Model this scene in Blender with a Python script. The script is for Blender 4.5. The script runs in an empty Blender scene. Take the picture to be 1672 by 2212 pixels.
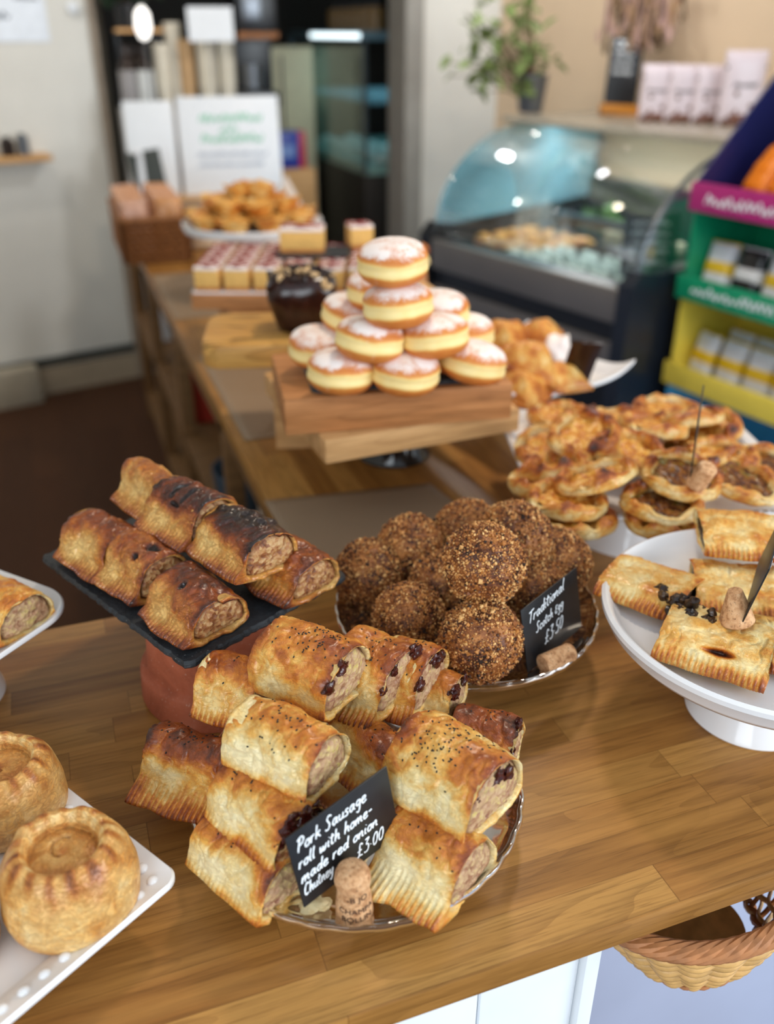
import bpy, bmesh, math, random
import numpy as np
from mathutils import Vector, Matrix, Euler
R = math.radians
scn = bpy.context.scene
col = scn.collection

# ------------------------------------------------------------------ camera
F_PX, TH, HD, CH = 1930.0, R(28.3), R(19.8), 1.54
cd = bpy.data.cameras.new('camera'); cam = bpy.data.objects.new('camera', cd); col.objects.link(cam)
cd.sensor_fit = 'HORIZONTAL'; cd.sensor_width = 36.0; cd.lens = F_PX/1672*36.0
cam.location = (0, 0, CH); cam.rotation_euler = (R(90)-TH, 0, -HD)
cd.clip_start = 0.02; cd.clip_end = 60
cd.dof.use_dof = True; cd.dof.focus_distance = 0.795; cd.dof.aperture_fstop = 3.5
scn.camera = cam

# ------------------------------------------------------------------ world, lights, exposure
w = bpy.data.worlds.new('daylight'); scn.world = w; w.use_nodes = True
bg = w.node_tree.nodes['Background']; bg.inputs[0].default_value = (0.80, 0.90, 1.0, 1); bg.inputs[1].default_value = 0.85
def area(name, loc, target, sx, sy, power, color):
    l = bpy.data.lights.new(name, 'AREA'); l.shape = 'RECTANGLE'; l.size = sx; l.size_y = sy
    if name == 'ceiling_lamp_fill': l.shape = 'DISK'; l.size = 0.22
    l.energy = power; l.color = color
    o = bpy.data.objects.new(name, l); col.objects.link(o); o.location = loc
    o.rotation_euler = (Vector(target)-Vector(loc)).to_track_quat('-Z', 'Y').to_euler()
    return o
area('shop_window_light', (2.4, -1.5, 1.75), (0.4, 0.8, 0.9), 2.2, 1.5, 80, (0.86, 0.94, 1.0))
area('shop_window_light', (-1.4, -1.6, 1.7), (0.2, 0.9, 0.9), 1.4, 1.4, 36, (0.86, 0.94, 1.0))
area('ceiling_lamp_fill', (0.9, 1.6, 2.62), (0.9, 1.7, 0.0), 0.5, 0.5, 14, (1.0, 0.84, 0.66))
area('ceiling_lamp_fill', (2.4, 3.4, 2.62), (2.5, 3.7, 0.0), 0.5, 0.5, 20, (1.0, 0.88, 0.76))
area('ceiling_lamp_fill', (1.5, 2.9, 2.62), (1.7, 3.9, 1.0), 0.5, 0.5, 14, (0.96, 0.97, 1.0))  # added fill that brightens the white back wall
area('ceiling_lamp_fill', (-0.4, 3.3, 2.62), (-0.3, 4.3, 1.9), 0.5, 0.5, 7, (1.0, 0.95, 0.88))  # added fill for the left wall, not a known lamp
scn.view_settings.view_transform = 'Standard'; scn.view_settings.look = 'None'
scn.view_settings.exposure = 0.0; scn.view_settings.gamma = 1.0
scn.view_settings.use_curve_mapping = False

# ------------------------------------------------------------------ numeric helpers
def _h(ix, iy, iz, s):
    n = (ix.astype(np.int64)*374761393 + iy.astype(np.int64)*668265263 + iz.astype(np.int64)*2147483647 + s*974634777) & 0xFFFFFFFF
    n = ((n ^ (n >> 13))*1274126177) & 0xFFFFFFFF
    n = (n ^ (n >> 16)) & 0xFFFFFF
    return n/float(0xFFFFFF)*2-1
def vnoise(p, s=0):
    p = np.asarray(p, float); i = np.floor(p); f = p-i; i = i.astype(np.int64); u = f*f*(3-2*f)
    r = 0
    for dx in (0, 1):
        for dy in (0, 1):
            for dz in (0, 1):
                wgt = (u[..., 0] if dx else 1-u[..., 0])*(u[..., 1] if dy else 1-u[..., 1])*(u[..., 2] if dz else 1-u[..., 2])
                r = r + wgt*_h(i[..., 0]+dx, i[..., 1]+dy, i[..., 2]+dz, s)
    return r
def fbm(p, s=0, o=3, g=0.5):
    p = np.asarray(p, float); r = 0; a = 1; t = 0
    for k in range(o):
        r = r + a*vnoise(p*(2.03**k)+17.3*k, s+k); t += a; a *= g
    return r/t
def sstep(a, b, x):
    t = np.clip((x-a)/(b-a), 0, 1); return t*t*(3-2*t)
def rotm(rx=0, ry=0, rz=0):
    return np.array(Euler((rx, ry, rz)).to_matrix())

# ------------------------------------------------------------------ object helpers
def mesh_obj(name, V, Fs, mat, parent=None, smooth=True, attrs=None, loc=None):
    me = bpy.data.meshes.new(name)
    me.from_pydata([tuple(v) for v in np.asarray(V, float).tolist()], [], [tuple(f) for f in Fs])
    me.update()
    if smooth: me.polygons.foreach_set('use_smooth', [True]*len(me.polygons))
    for k, a in (attrs or {}).items():
        at = me.attributes.new(k, 'FLOAT', 'POINT'); at.data.foreach_set('value', np.asarray(a, np.float32).ravel())
    me.materials.append(mat)
    o = bpy.data.objects.new(name, me); col.objects.link(o)
    if parent: o.parent = parent
    if loc: o.location = loc
    return o
def tag(o, label=None, cat=None, group=None, kind=None):
    if label: o['label'] = label
    if cat: o['category'] = cat
    if group: o['group'] = group
    if kind: o['kind'] = kind
    return o
def thing(name, label, cat, loc=(0, 0, 0), rot=(0, 0, 0), group=None):
    o = bpy.data.objects.new(name, None); o.empty_display_size = 0.02; col.objects.link(o)
    o.location = loc; o.rotation_euler = rot
    return tag(o, label, cat, group)
def dup(root, loc, rot, label=None, group=None, scale=None):
    r = root.copy(); col.objects.link(r); r.location = loc; r.rotation_euler = rot
    if scale: r.scale = (scale,)*3 if not isinstance(scale, tuple) else scale
    if label: r['label'] = label
    if group: r['group'] = group
    for ch in list(root.children):
        c = ch.copy(); col.objects.link(c); c.parent = r
        for g in list(ch.children):
            d = g.copy(); col.objects.link(d); d.parent = c
    return r

class MB:
    def __init__(s): s.V = []; s.F = []; s.n = 0; s.A = []
    def add(s, V, Fs, M=None, T=None, a=0.0):
        V = np.asarray(V, float)
        if M is not None: V = V @ np.asarray(M).T
        if T is not None: V = V+np.asarray(T)
        s.V.append(V); s.F += [tuple(int(i)+s.n for i in f) for f in Fs]; s.n += len(V)
        s.A.append(np.broadcast_to(np.asarray(a, float), (len(V),)).copy()); return s
    def box(s, x0, x1, y0, y1, z0, z1, bev=0.0, M=None, T=None, a=0.0):
        bm = bmesh.new(); bmesh.ops.create_cube(bm, size=1)
        for v in bm.verts:
            v.co = ((x0+x1)/2+v.co.x*(x1-x0), (y0+y1)/2+v.co.y*(y1-y0), (z0+z1)/2+v.co.z*(z1-z0))
        if bev: bmesh.ops.bevel(bm, geom=list(bm.edges), offset=bev, segments=2, profile=0.6, affect='EDGES')
        bm.verts.index_update(); V = [v.co[:] for v in bm.verts]; Fs = [[v.index for v in f.verts] for f in bm.faces]; bm.free()
        return s.add(V, Fs, M, T, a)
    def prism(s, pts, z0, z1, bev=0.0, M=None, T=None, a=0.0):
        bm = bmesh.new(); vs = [bm.verts.new((x, y, z0)) for x, y in pts]; f = bm.faces.new(vs)
        r = bmesh.ops.extrude_face_region(bm, geom=[f])
        for v in r['geom']:
            if isinstance(v, bmesh.types.BMVert): v.co.z = z1
        bmesh.ops.recalc_face_normals(bm, faces=bm.faces)
        if bev: bmesh.ops.bevel(bm, geom=list(bm.edges), offset=bev, segments=2, profile=0.6, affect='EDGES')
        bm.verts.index_update(); V = [v.co[:] for v in bm.verts]; Fs = [[v.index for v in f.verts] for f in bm.faces]; bm.free()
        return s.add(V, Fs, M, T, a)
    def lathe(s, prof, seg=48, M=None, T=None, rf=None, a=0.0):
        n = len(prof); th = np.linspace(0, 2*np.pi, seg, endpoint=False); V = np.zeros((n, seg, 3))
        for i, (r, z) in enumerate(prof):
            rr = r*np.ones(seg)
            if rf is not None: rr, zz = rf(i, r, z, th)
            else: zz = z
            V[i, :, 0] = rr*np.cos(th); V[i, :, 1] = rr*np.sin(th); V[i, :, 2] = zz
        Fs = [(i*seg+j, i*seg+(j+1) % seg, (i+1)*seg+(j+1) % seg, (i+1)*seg+j) for i in range(n-1) for j in range(seg)]
        if prof[0][0] > 1e-6: Fs.append(tuple(range(seg))[::-1])
        if prof[-1][0] > 1e-6: Fs.append(tuple((n-1)*seg+j for j in range(seg)))
        return s.add(V.reshape(-1, 3), Fs, M, T, a)
    def tube(s, pts, r, seg=8, M=None, T=None, a=0.0, closed=False, flat=1.0, up=(0, 0, 1)):
        P = np.asarray(pts, float); n = len(P); rr = np.broadcast_to(np.asarray(r, float), (n,))
        if closed: t = np.roll(P, -1, 0)-np.roll(P, 1, 0)
        else: t = np.gradient(P, axis=0)
        t /= np.linalg.norm(t, axis=1)[:, None]+1e-12
        up = np.asarray(up, float); b = np.cross(t, up); bad = np.linalg.norm(b, axis=1) < 1e-3
        b[bad] = np.cross(t[bad], (1, 0, 0.01)); b /= np.linalg.norm(b, axis=1)[:, None]; c = np.cross(b, t)
        th = np.linspace(0, 2*np.pi, seg, endpoint=False)
        V = P[:, None, :]+rr[:, None, None]*(np.cos(th)[None, :, None]*b[:, None, :]+flat*np.sin(th)[None, :, None]*c[:, None, :])
        m = n if closed else n-1
        Fs = [(i*seg+j, i*seg+(j+1) % seg, ((i+1) % n)*seg+(j+1) % seg, ((i+1) % n)*seg+j) for i in range(m) for j in range(seg)]
        if not closed: Fs += [tuple(range(seg))[::-1], tuple((n-1)*seg+j for j in range(seg))]
        return s.add(V.reshape(-1, 3), Fs, M, T, a)
    def ball(s, c, r, u=10, v=7, M=None, noise=0.0, seed=0, sc=(1, 1, 1), a=0.0):
        V = [(0, 0, 1)]+[(math.sin(math.pi*i/v)*math.cos(2*math.pi*j/u), math.sin(math.pi*i/v)*math.sin(2*math.pi*j/u), math.cos(math.pi*i/v)) for i in range(1, v) for j in range(u)]+[(0, 0, -1)]
        V = np.array(V)
        if noise: V = V*(1+noise*fbm(V*1.7+seed*3.1, seed, 2))[:, None]
        Fs = [(0, 1+j, 1+(j+1) % u) for j in range(u)]
        for i in range(v-2):
            for j in range(u): Fs.append((1+i*u+j, 1+(i+1)*u+j, 1+(i+1)*u+(j+1) % u, 1+i*u+(j+1) % u))
        L = len(V)-1; b = 1+(v-2)*u; Fs += [(b+j, L, b+(j+1) % u) for j in range(u)]
        return s.add(V*np.array(sc)*r, Fs, M, c, a)
    def build(s, name, mat, parent=None, smooth=True, attr=None, loc=None):
        V = np.concatenate(s.V)
        o = mesh_obj(name, V, s.F, mat, parent, smooth, {attr: np.concatenate(s.A)} if attr else None, loc)
        if smooth:
            try: o.data.set_sharp_from_angle(angle=R(40))
            except Exception: pass
        return o
def box_obj(name, b, mat, parent=None, bev=0.002, kind=None, label=None, cat=None, group=None):
    o = MB().box(*b, bev=bev).build(name, mat, parent, smooth=bool(bev))
    return tag(o, label, cat, group, kind)

# ------------------------------------------------------------------ node helpers
def new_mat(name):
    m = bpy.data.materials.new(name); m.use_nodes = True; nt = m.node_tree
    return m, nt, nt.nodes['Principled BSDF']
def nd(nt, t, props=None, **inp):
    n = nt.nodes.new(t)
    for k, v in (props or {}).items(): setattr(n, k, v)
    for k, v in inp.items():
        key = int(k[1:]) if k[0] == '_' and k[1:].isdigit() else k.replace('_', ' ')
        if isinstance(v, bpy.types.NodeSocket): nt.links.new(v, n.inputs[key])
        else: n.inputs[key].default_value = v
    return n
def ramp(nt, fac, stops, interp='LINEAR'):
    n = nt.nodes.new('ShaderNodeValToRGB'); nt.links.new(fac, n.inputs[0]); n.color_ramp.interpolation = interp
    el = n.color_ramp.elements
    while len(el) > 1: el.remove(el[-1])
    el[0].position = stops[0][0]; el[0].color = (*stops[0][1], 1)
    for p, c in stops[1:]:
        e = el.new(p); e.color = (*c, 1)
    return n.outputs[0]
def srgb(r, g, b):
    f = lambda c: (c/255/12.92) if c/255 <= 0.04045 else ((c/255+0.055)/1.055)**2.4
    return (f(r), f(g), f(b))
def math_n(nt, op, a, b=0.0, clamp=False):
    n = nt.nodes.new('ShaderNodeMath'); n.operation = op; n.use_clamp = clamp
    for i, v in enumerate((a, b)):
        if isinstance(v, bpy.types.NodeSocket): nt.links.new(v, n.inputs[i])
        else: n.inputs[i].default_value = v
    return n.outputs[0]
def mixc(nt, fac, a, b, bt='MIX'):
    n = nt.nodes.new('ShaderNodeMix'); n.data_type = 'RGBA'; n.blend_type = bt
    for i, v in ((0, fac), (6, a), (7, b)):
        if isinstance(v, bpy.types.NodeSocket): nt.links.new(v, n.inputs[i])
        elif i == 0: n.inputs[0].default_value = v
        else: n.inputs[i].default_value = (*v, 1) if len(v) == 3 else v
    return n.outputs[2]
def objco(nt): return nt.nodes.new('ShaderNodeTexCoord').outputs['Object']
def scaled(nt, v, sc, off=(0, 0, 0)):
    return nd(nt, 'ShaderNodeMapping', Vector=v, Scale=sc, Location=off).outputs[0]
def noise(nt, v, scale, detail=3, rough=0.5, dist=0.0):
    return nd(nt, 'ShaderNodeTexNoise', Vector=v, Scale=scale, Detail=detail, Roughness=rough, Distortion=dist).outputs[0]
def bump(nt, b, h, strength=0.3, dist=0.001):
    n = nd(nt, 'ShaderNodeBump', Height=h, Strength=strength, Distance=dist); nt.links.new(n.outputs[0], b.inputs['Normal'])
def setp(b, **k):
    for a, v in k.items(): b.inputs[a.replace('_', ' ')].default_value = v
_pc = {}
def plain(name, rgb, rough=0.5, metal=0.0, spec=None, var=0.06, vs=20, bmp=0.0):
    if name in _pc: return _pc[name]
    m, nt, b = new_mat(name); c = objco(nt); nz = noise(nt, c, vs, 3)
    d = tuple(x*(1-var) for x in rgb); e = tuple(min(1, x*(1+var)) for x in rgb)
    nt.links.new(ramp(nt, nz, [(0.3, d), (0.7, e)]), b.inputs['Base Color']); setp(b, Roughness=rough, Metallic=metal)
    if spec is not None: b.inputs['Specular IOR Level'].default_value = spec
    if bmp: bump(nt, b, nz, bmp, 0.002)
    _pc[name] = m; return m
def emit(name, rgb, s):
    m, nt, b = new_mat(name); b.inputs['Emission Color'].default_value = (*rgb, 1); b.inputs['Emission Strength'].default_value = s
    b.inputs['Base Color'].default_value = (*rgb, 1); return m

def wood(name, tones, axis='X', stave=None, rough=0.42, grain=1.0, off=0.0, dark=0.5, rings=0.5, streak=0):
    """tones: list of linear colours for the staves / growth zones; grain runs along axis."""
    m, nt, b = new_mat(name); co = objco(nt)
    sx = nd(nt, 'ShaderNodeSeparateXYZ', Vector=co)
    ax = {'X': (0, 1), 'Y': (1, 0)}[axis]; al, ac = sx.outputs[ax[0]], sx.outputs[ax[1]]; z = sx.outputs[2]
    if stave:
        wd, ln = stave
        row = math_n(nt, 'FLOOR', math_n(nt, 'DIVIDE', math_n(nt, 'ADD', ac, off), wd))
        rr = nd(nt, 'ShaderNodeTexWhiteNoise', {'noise_dimensions': '1D'}, W=row).outputs[0]
        q = math_n(nt, 'ADD', math_n(nt, 'DIVIDE', al, ln), math_n(nt, 'MULTIPLY', rr, 7.31))
        cl = math_n(nt, 'FLOOR', q)
        cv = nd(nt, 'ShaderNodeCombineXYZ', X=row, Y=cl).outputs[0]
        rnd = nd(nt, 'ShaderNodeTexWhiteNoise', {'noise_dimensions': '2D'}, Vector=cv)
        shift = math_n(nt, 'MULTIPLY', rnd.outputs[0], 37.0)
        fx = math_n(nt, 'FRACT', q); fy = math_n(nt, 'FRACT', math_n(nt, 'DIVIDE', math_n(nt, 'ADD', ac, off), wd))
        jx = math_n(nt, 'LESS_THAN', fx, 0.0018/ln*0.5); jy = math_n(nt, 'LESS_THAN', fy, 0.0007/wd*0.8)
        joint = math_n(nt, 'MAXIMUM', jx, jy); tone = rnd.outputs[0]
    else:
        shift = 3.7; joint = None
        tone = noise(nt, scaled(nt, co, (3, 9, 9) if axis == 'X' else (9, 3, 9)), 1.0, 2)
    a2 = math_n(nt, 'ADD', al, shift)
    v = nd(nt, 'ShaderNodeCombineXYZ', X=a2, Y=ac, Z=math_n(nt, 'ADD', z, shift)).outputs[0]
    base = ramp(nt, tone, [(i/max(1, len(tones)-1), t) for i, t in enumerate(tones)])
    # broad figure: distorted rings stretched along the grain
    dis = noise(nt, scaled(nt, v, (3.5, 16, 16)), 1.0, 2)
    rg = math_n(nt, 'FRACT', math_n(nt, 'MULTIPLY', math_n(nt, 'ADD', math_n(nt, 'MULTIPLY', noise(nt, scaled(nt, v, (2.2, 14, 14)), 1.0, 1), 1.0), math_n(nt, 'MULTIPLY', dis, 0.12)), 9.0))
    rgd = math_n(nt, 'POWER', rg, 3.0)
    fine = noise(nt, scaled(nt, v, (11, 300, 300)), 1.0, 3, 0.65)
    fine2 = noise(nt, scaled(nt, v, (28, 900, 900)), 1.0, 2, 0.6)
    mid = noise(nt, scaled(nt, v, (4, 55, 55)), 1.0, 3, 0.6)
    dk = tuple(x*dark for x in tones[0])
    c1 = mixc(nt, math_n(nt, 'MULTIPLY', rgd, rings*0.75), base, dk)
    c2 = mixc(nt, math_n(nt, 'MULTIPLY', math_n(nt, 'SMOOTH_MIN', math_n(nt, 'MULTIPLY', math_n(nt, 'SUBTRACT', fine, 0.47), 4.2*grain, True), 1.0), 0.6), c1, dk)
    c3 = mixc(nt, math_n(nt, 'MULTIPLY', math_n(nt, 'SUBTRACT', fine2, 0.55), 3.5*grain, True), c2, dk)
    c4 = mixc(nt, math_n(nt, 'MULTIPLY', math_n(nt, 'SUBTRACT', mid, 0.42), 1.9, True), c3, tuple(min(1, x*1.25) for x in tones[-1]))
    if streak:
        st_ = noise(nt, scaled(nt, v, (9, 34, 34), (2, 1, 0)), 1.0, 2, 0.5, 1.2); c4 = mixc(nt, math_n(nt, 'MULTIPLY', math_n(nt, 'SUBTRACT', st_, streak), 14.0, True), c4, tuple(x*0.18 for x in tones[0]))
    if joint is not None: c4 = mixc(nt, math_n(nt, 'MULTIPLY', joint, 0.55), c4, tuple(x*0.4 for x in tones[0]))
    nt.links.new(c4, b.inputs['Base Color'])
    setp(b, Roughness=rough); b.inputs['Specular IOR Level'].default_value = 0.3; bump(nt, b, fine, 0.12, 0.0006)
    return m

def pastry(name, stops, rough=0.42, nscale=45, namt=0.75, bmp=0.6, coat=0.3):
    """browning comes from the mesh attribute 'brown' (where the crust baked darker)"""
    m, nt, b = new_mat(name); co = objco(nt)
    at = nt.nodes.new('ShaderNodeAttribute'); at.attribute_name = 'brown'
    n1 = noise(nt, co, nscale, 5, 0.62, 0.6); n2 = noise(nt, co, nscale*5, 3, 0.6); n3 = noise(nt, co, nscale*0.45, 2, 0.5)
    v = math_n(nt, 'ADD', at.outputs['Fac'], math_n(nt, 'MULTIPLY', math_n(nt, 'SUBTRACT', n1, 0.5), namt))
    v = math_n(nt, 'ADD', v, math_n(nt, 'MULTIPLY', math_n(nt, 'SUBTRACT', n2, 0.5), namt*0.35))
    v = math_n(nt, 'ADD', v, math_n(nt, 'MULTIPLY', math_n(nt, 'SUBTRACT', n3, 0.5), namt*0.8))
    nt.links.new(ramp(nt, v, stops), b.inputs['Base Color'])
    # flaky creases
    vo = nd(nt, 'ShaderNodeTexNoise', Vector=scaled(nt, co, (1.0, 1.0, 1.8)), Scale=nscale*1.6, Detail=5, Roughness=0.65, Distortion=1.6).outputs[0]
    rid = math_n(nt, 'ABSOLUTE', math_n(nt, 'SUBTRACT', vo, 0.5))
    h = math_n(nt, 'ADD', math_n(nt, 'MULTIPLY', math_n(nt, 'MINIMUM', rid, 0.06), 9.0), math_n(nt, 'MULTIPLY', n1, 0.6))
    bump(nt, b, h, bmp, 0.0013)
    setp(b, Roughness=rough); b.inputs['Coat Weight'].default_value = coat; b.inputs['Coat Roughness'].default_value = 0.25
    b.inputs['Subsurface Weight'].default_value = 0.06; b.inputs['Subsurface Radius'].default_value = (0.004, 0.002, 0.001)
    return m

S = srgb
GOLD = [(0.0, S(248, 230, 180)), (0.2, S(241, 210, 142)), (0.38, S(230, 172, 80)), (0.54, S(208, 124, 38)), (0.74, S(152, 70, 16)), (1.0, S(62, 24, 8))]
DARKG = [(0.0, S(236, 192, 116)), (0.24, S(216, 154, 74)), (0.44, S(186, 108, 40)), (0.62, S(142, 66, 22)), (0.8, S(88, 36, 14)), (1.0, S(34, 16, 10))]
PIEG = [(0.0, S(244, 212, 150)), (0.25, S(230, 180, 106)), (0.5, S(208, 144, 70)), (0.72, S(182, 108, 44)), (1.0, S(112, 56, 22))]
M = {}
M['pastry'] = pastry('golden_puff_pastry', GOLD)
M['pastry_dark'] = pastry('dark_baked_pastry', DARKG, rough=0.36, namt=0.7, bmp=0.8, coat=0.3)
M['pie'] = pastry('hot_water_crust', PIEG, nscale=60, namt=0.85, bmp=0.7, coat=0.2)
M['galette'] = pastry('rough_folded_pastry', [(p_, tuple(x*(.94, .88, .8)[i] for i, x in enumerate(c_))) for p_, c_ in GOLD], namt=0.9, bmp=0.7)
M['tart_crust'] = pastry('short_crust', GOLD, nscale=40)

def filling_mat(name, stops, rough=0.55, scale=230, spec=0.5):
    m, nt, b = new_mat(name); co = objco(nt)
    n1 = noise(nt, co, scale*0.35, 4, 0.7, 0.8); vr = nd(nt, 'ShaderNodeTexVoronoi', Vector=co, Scale=scale)
    cr = nd(nt, 'ShaderNodeSeparateColor', Color=vr.outputs['Color']).outputs[0]
    v = math_n(nt, 'ADD', math_n(nt, 'MULTIPLY', n1, 0.95), math_n(nt, 'MULTIPLY', math_n(nt, 'SUBTRACT', cr, 0.5), 0.28))
    at = nt.nodes.new('ShaderNodeAttribute'); at.attribute_name = 'brown'
    c = ramp(nt, v, stops)
    c = mixc(nt, math_n(nt, 'MULTIPLY', at.outputs['Fac'], math_n(nt, 'ADD', n1, 0.35), True), c, S(84, 36, 18))
    nt.links.new(c, b.inputs['Base Color']); setp(b, Roughness=rough)
    bump(nt, b, math_n(nt, 'ADD', vr.outputs['Distance'], n1), 0.7, 0.0016); return m
M['meat'] = filling_mat('sausage_filling', [(0.2, S(126, 74, 50)), (0.36, S(168, 124, 90)), (0.5, S(188, 150, 112)), (0.62, S(198, 166, 116)), (0.76, S(206, 184, 100)), (0.92, S(164, 96, 68))])
M['meat_dark'] = filling_mat('roasted_filling', [(0.2, S(74, 38, 20)), (0.36, S(140, 82, 42)), (0.5, S(176, 126, 76)), (0.62, S(192, 154, 106)), (0.76, S(184, 128, 60)), (0.92, S(126, 92, 64))])
M['mince'] = filling_mat('dark_meat_filling', [(0.2, S(16, 9, 6)), (0.45, S(40, 24, 16)), (0.62, S(74, 50, 30)), (0.85, S(128, 96, 58))], rough=0.3, scale=180)
M['chutney'] = plain('sticky_onion_chutney', S(62, 20, 14), 0.22, var=0.4, vs=200, bmp=0.5)
M['seed'] = plain('nigella_seed', S(22, 20, 20), 0.5)
# ------------------------------------------------------------------ food builders
def on(px, py, z):
    """where the sight line of a measured point of the photograph meets the height z"""
    a, b = (px-836.0)/F_PX, (py-1106.0)/F_PX
    f, u = math.cos(TH)-b*math.sin(TH), -math.sin(TH)-b*math.cos(TH); s, c = math.sin(HD), math.cos(HD)
    t = (z-CH)/u
    return Vector(((a*c+f*s)*t, (-a*s+f*c)*t, z))

def roll(label, loc, rz, L=0.09, W=0.072, H=0.047, seed=0, fl=0.010, tone=0.0, rx=0, ry=0, mat='pastry', fmat='meat', seeds=60,
         slits=(), th=0.0042, lump=1.0, topb=0.56, name='sausage_roll', cat='sausage roll', group=None, sq=0.9, chut=0, res=(96, 140), inset=0.002, bulge=0.004, yexp=0.88):
    root = thing(name, label, cat, loc, (rx, ry, rz), group)
    Mx, N = res; ph = np.linspace(0, 2*np.pi, N, endpoint=False)
    ph = ph-0.25*np.sin(ph*2)*0.3
    zb = 0.0075; c, s = np.cos(ph), np.sin(ph); up = ph <= np.pi; t = (ph-np.pi)/np.pi
    y0 = np.where(up, W/2*np.sign(c)*np.abs(c)**yexp, -W/2+W*t)
    z0 = np.where(up, zb+(H-zb)*np.abs(s)**sq, zb*np.exp(-t*14)+zb*np.exp(-(1-t)*14))
    g = np.exp(-((ph-np.pi)/0.17)**2); g2 = np.exp(-(np.clip(np.pi-ph, 0, 9)/0.20)**2)*up
    hc = H*0.42
    xs = np.linspace(-1, 1, Mx); xs = np.sign(xs)*(1-(1-np.abs(xs))**1.25)*L/2
    X, _ = np.meshgrid(xs, ph, indexing='ij'); Y = np.tile(y0, (Mx, 1)); Z = np.tile(z0, (Mx, 1))
    e = L/2-np.abs(X)
    bl = 1+0.05*fbm(np.stack([X*28+seed*5.1, 0*X, 0*X], -1), seed, 2)
    endp = 1-0.05*np.exp(-e/0.006)
    Y = Y*bl*endp; Z = Z*(1+0.09*fbm(np.stack([X*24, 0*X+seed*3.3, 0*X], -1), seed+4, 2)*1)*endp
    P3 = np.stack([X, Y, Z], -1)
    nrm = np.stack([0*X, Y/W*1.2, (Z-hc)/H], -1); nrm /= np.linalg.norm(nrm, axis=-1)[..., None]+1e-9
    topm = np.tile(np.where(up, np.sin(np.clip(ph, 0, np.pi))**0.35, 0.0), (Mx, 1))
    off = seed*1.7
    d = lump*topm*(0.0050*fbm(P3*34+off, seed, 3)+0.0016*fbm(P3*120+off, seed+9, 2))
    wr = np.abs(fbm(P3*np.array([60, 42, 60])+off+0.6*fbm(P3*40+off, seed+3, 2)[..., None], seed+21, 2)); d += -lump*topm*0.0016*np.exp(-(wr/0.07)**2)
    brown = 0.02+topb*sstep(0.35, 1.0, Z/H+0.22*fbm(P3*30+off, seed+31, 2))+0.20*fbm(P3*26+off, seed+2, 3)+tone-0.10*np.exp(-(wr/0.05)**2)
    brown = brown+0.22*np.exp(-e/0.004)*(Z > 0.004)
    for (sx, sp, lx, lp, dep) in slits:
        q = np.exp(-(((X-sx*L)/lx)**2+((ph[None, :]-sp)/lp)**2)**1.5)
        rim = np.exp(-((np.sqrt(((X-sx*L)/lx)**2+((ph[None, :]-sp)/lp)**2)-1.5)/0.5)**2)
        d = d-dep*q+0.0012*rim; brown = brown+0.8*q
    P3 = P3+nrm*d[..., None]
    if fl:
        fw = fl*(1+0.35*fbm(np.stack([X*40, 0*X, 0*X+seed], -1), seed+7, 2))
        P3[..., 1] -= fw*g[None, :]
        cr = np.cos(2*np.pi*X/0.0052+seed)*min(1, fl/0.012); P3[..., 2] += 0.0013*cr*g2[None, :]*up; P3[..., 1] -= 0.0009*cr*g[None, :]
        P3[..., 2] -= 0.3*zb*g2[None, :]*(1-g[None, :])
        brown += 0.30*g[None, :]+0.22*g2[None, :]*(1+cr*0.7)
    brown[:, ~up] += 0.25
    wob = 0.004*fbm(np.stack([np.cos(ph)*2, np.sin(ph)*2, 0*ph+seed], -1), seed+11, 3)
    P3[0, :, 0] += wob; P3[-1, :, 0] += np.roll(wob, 9); P3[1, :, 0] += wob*0.8; P3[-2, :, 0] += np.roll(wob, 9)*0.8
    # rims and inner walls
    def inner(k, x):
        yy = y0*(1-2*th*k/W); zz = th*k+z0*(1-2*th*k/H)
        Q = np.stack([0*yy+x, yy, zz], -1); return Q
    r0 = [inner(1.0, -L/2+0.012), inner(1.0, -L/2+0.0015), inner(0.6, -L/2-0.0003)]
    r1 = [inner(0.6, L/2+0.0003), inner(1.0, L/2-0.0015), inner(1.0, L/2-0.012)]
    for q in r0[1:]: q[:, 0] += wob
    for q in r1[:2]: q[:, 0] += np.roll(wob, 9)
    rows = np.concatenate([np.stack(r0), P3, np.stack(r1)]); n = len(rows)
    br = np.concatenate([np.full((2, N), 0.18), np.full((1, N), 0.30), brown, np.full((1, N), 0.30), np.full((2, N), 0.18)])
    Fs = [(i*N+j, (i+1)*N+j, (i+1)*N+(j+1) % N, i*N+(j+1) % N) for i in range(n-1) for j in range(N)]
    mesh_obj('pastry_crust', rows.reshape(-1, 3), Fs, M[mat], root, True, {'brown': br.ravel()})
    # filling at both open ends
    K = 16
    for sgn in (-1, 1):
        V = []; Fq = []; A = []; base = 0; C = np.array([0, 0.0, H*0.44])
        inn = inner(0.98, 0)[::2]; n2 = len(inn)
        for k in range(K+1):
            r = k/K; q = C+(inn-C)*r
            rr = fbm(np.stack([q[:, 0]*0+seed, q[:, 1]*170, q[:, 2]*170], -1), seed+5, 3)
            r2 = fbm(np.stack([q[:, 0]*0+seed, q[:, 1]*480, q[:, 2]*480], -1), seed+6, 2)
            q[:, 0] = sgn*(L/2-inset-0.001+bulge*(1-r**3)*1.0+0.0020*rr+0.0009*r2-0.0035*(r > 0.93))
            V += q.tolist(); A += (sstep(0.78, 1.0, r)*0.8+0.35*(rr < -0.35)+0*r2).tolist()
        for k in range(K):
            for j in range(n2):
                a, b2, c2, d2 = base+k*n2+j, base+k*n2+(j+1) % n2, base+(k+1)*n2+(j+1) % n2, base+(k+1)*n2+j
                Fq.append((a, b2, c2, d2) if sgn > 0 else (d2, c2, b2, a))
        mesh_obj('filling', V, Fq, M[fmat], root, True, {'brown': A})
    rng = random.Random(seed*13+5)
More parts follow.
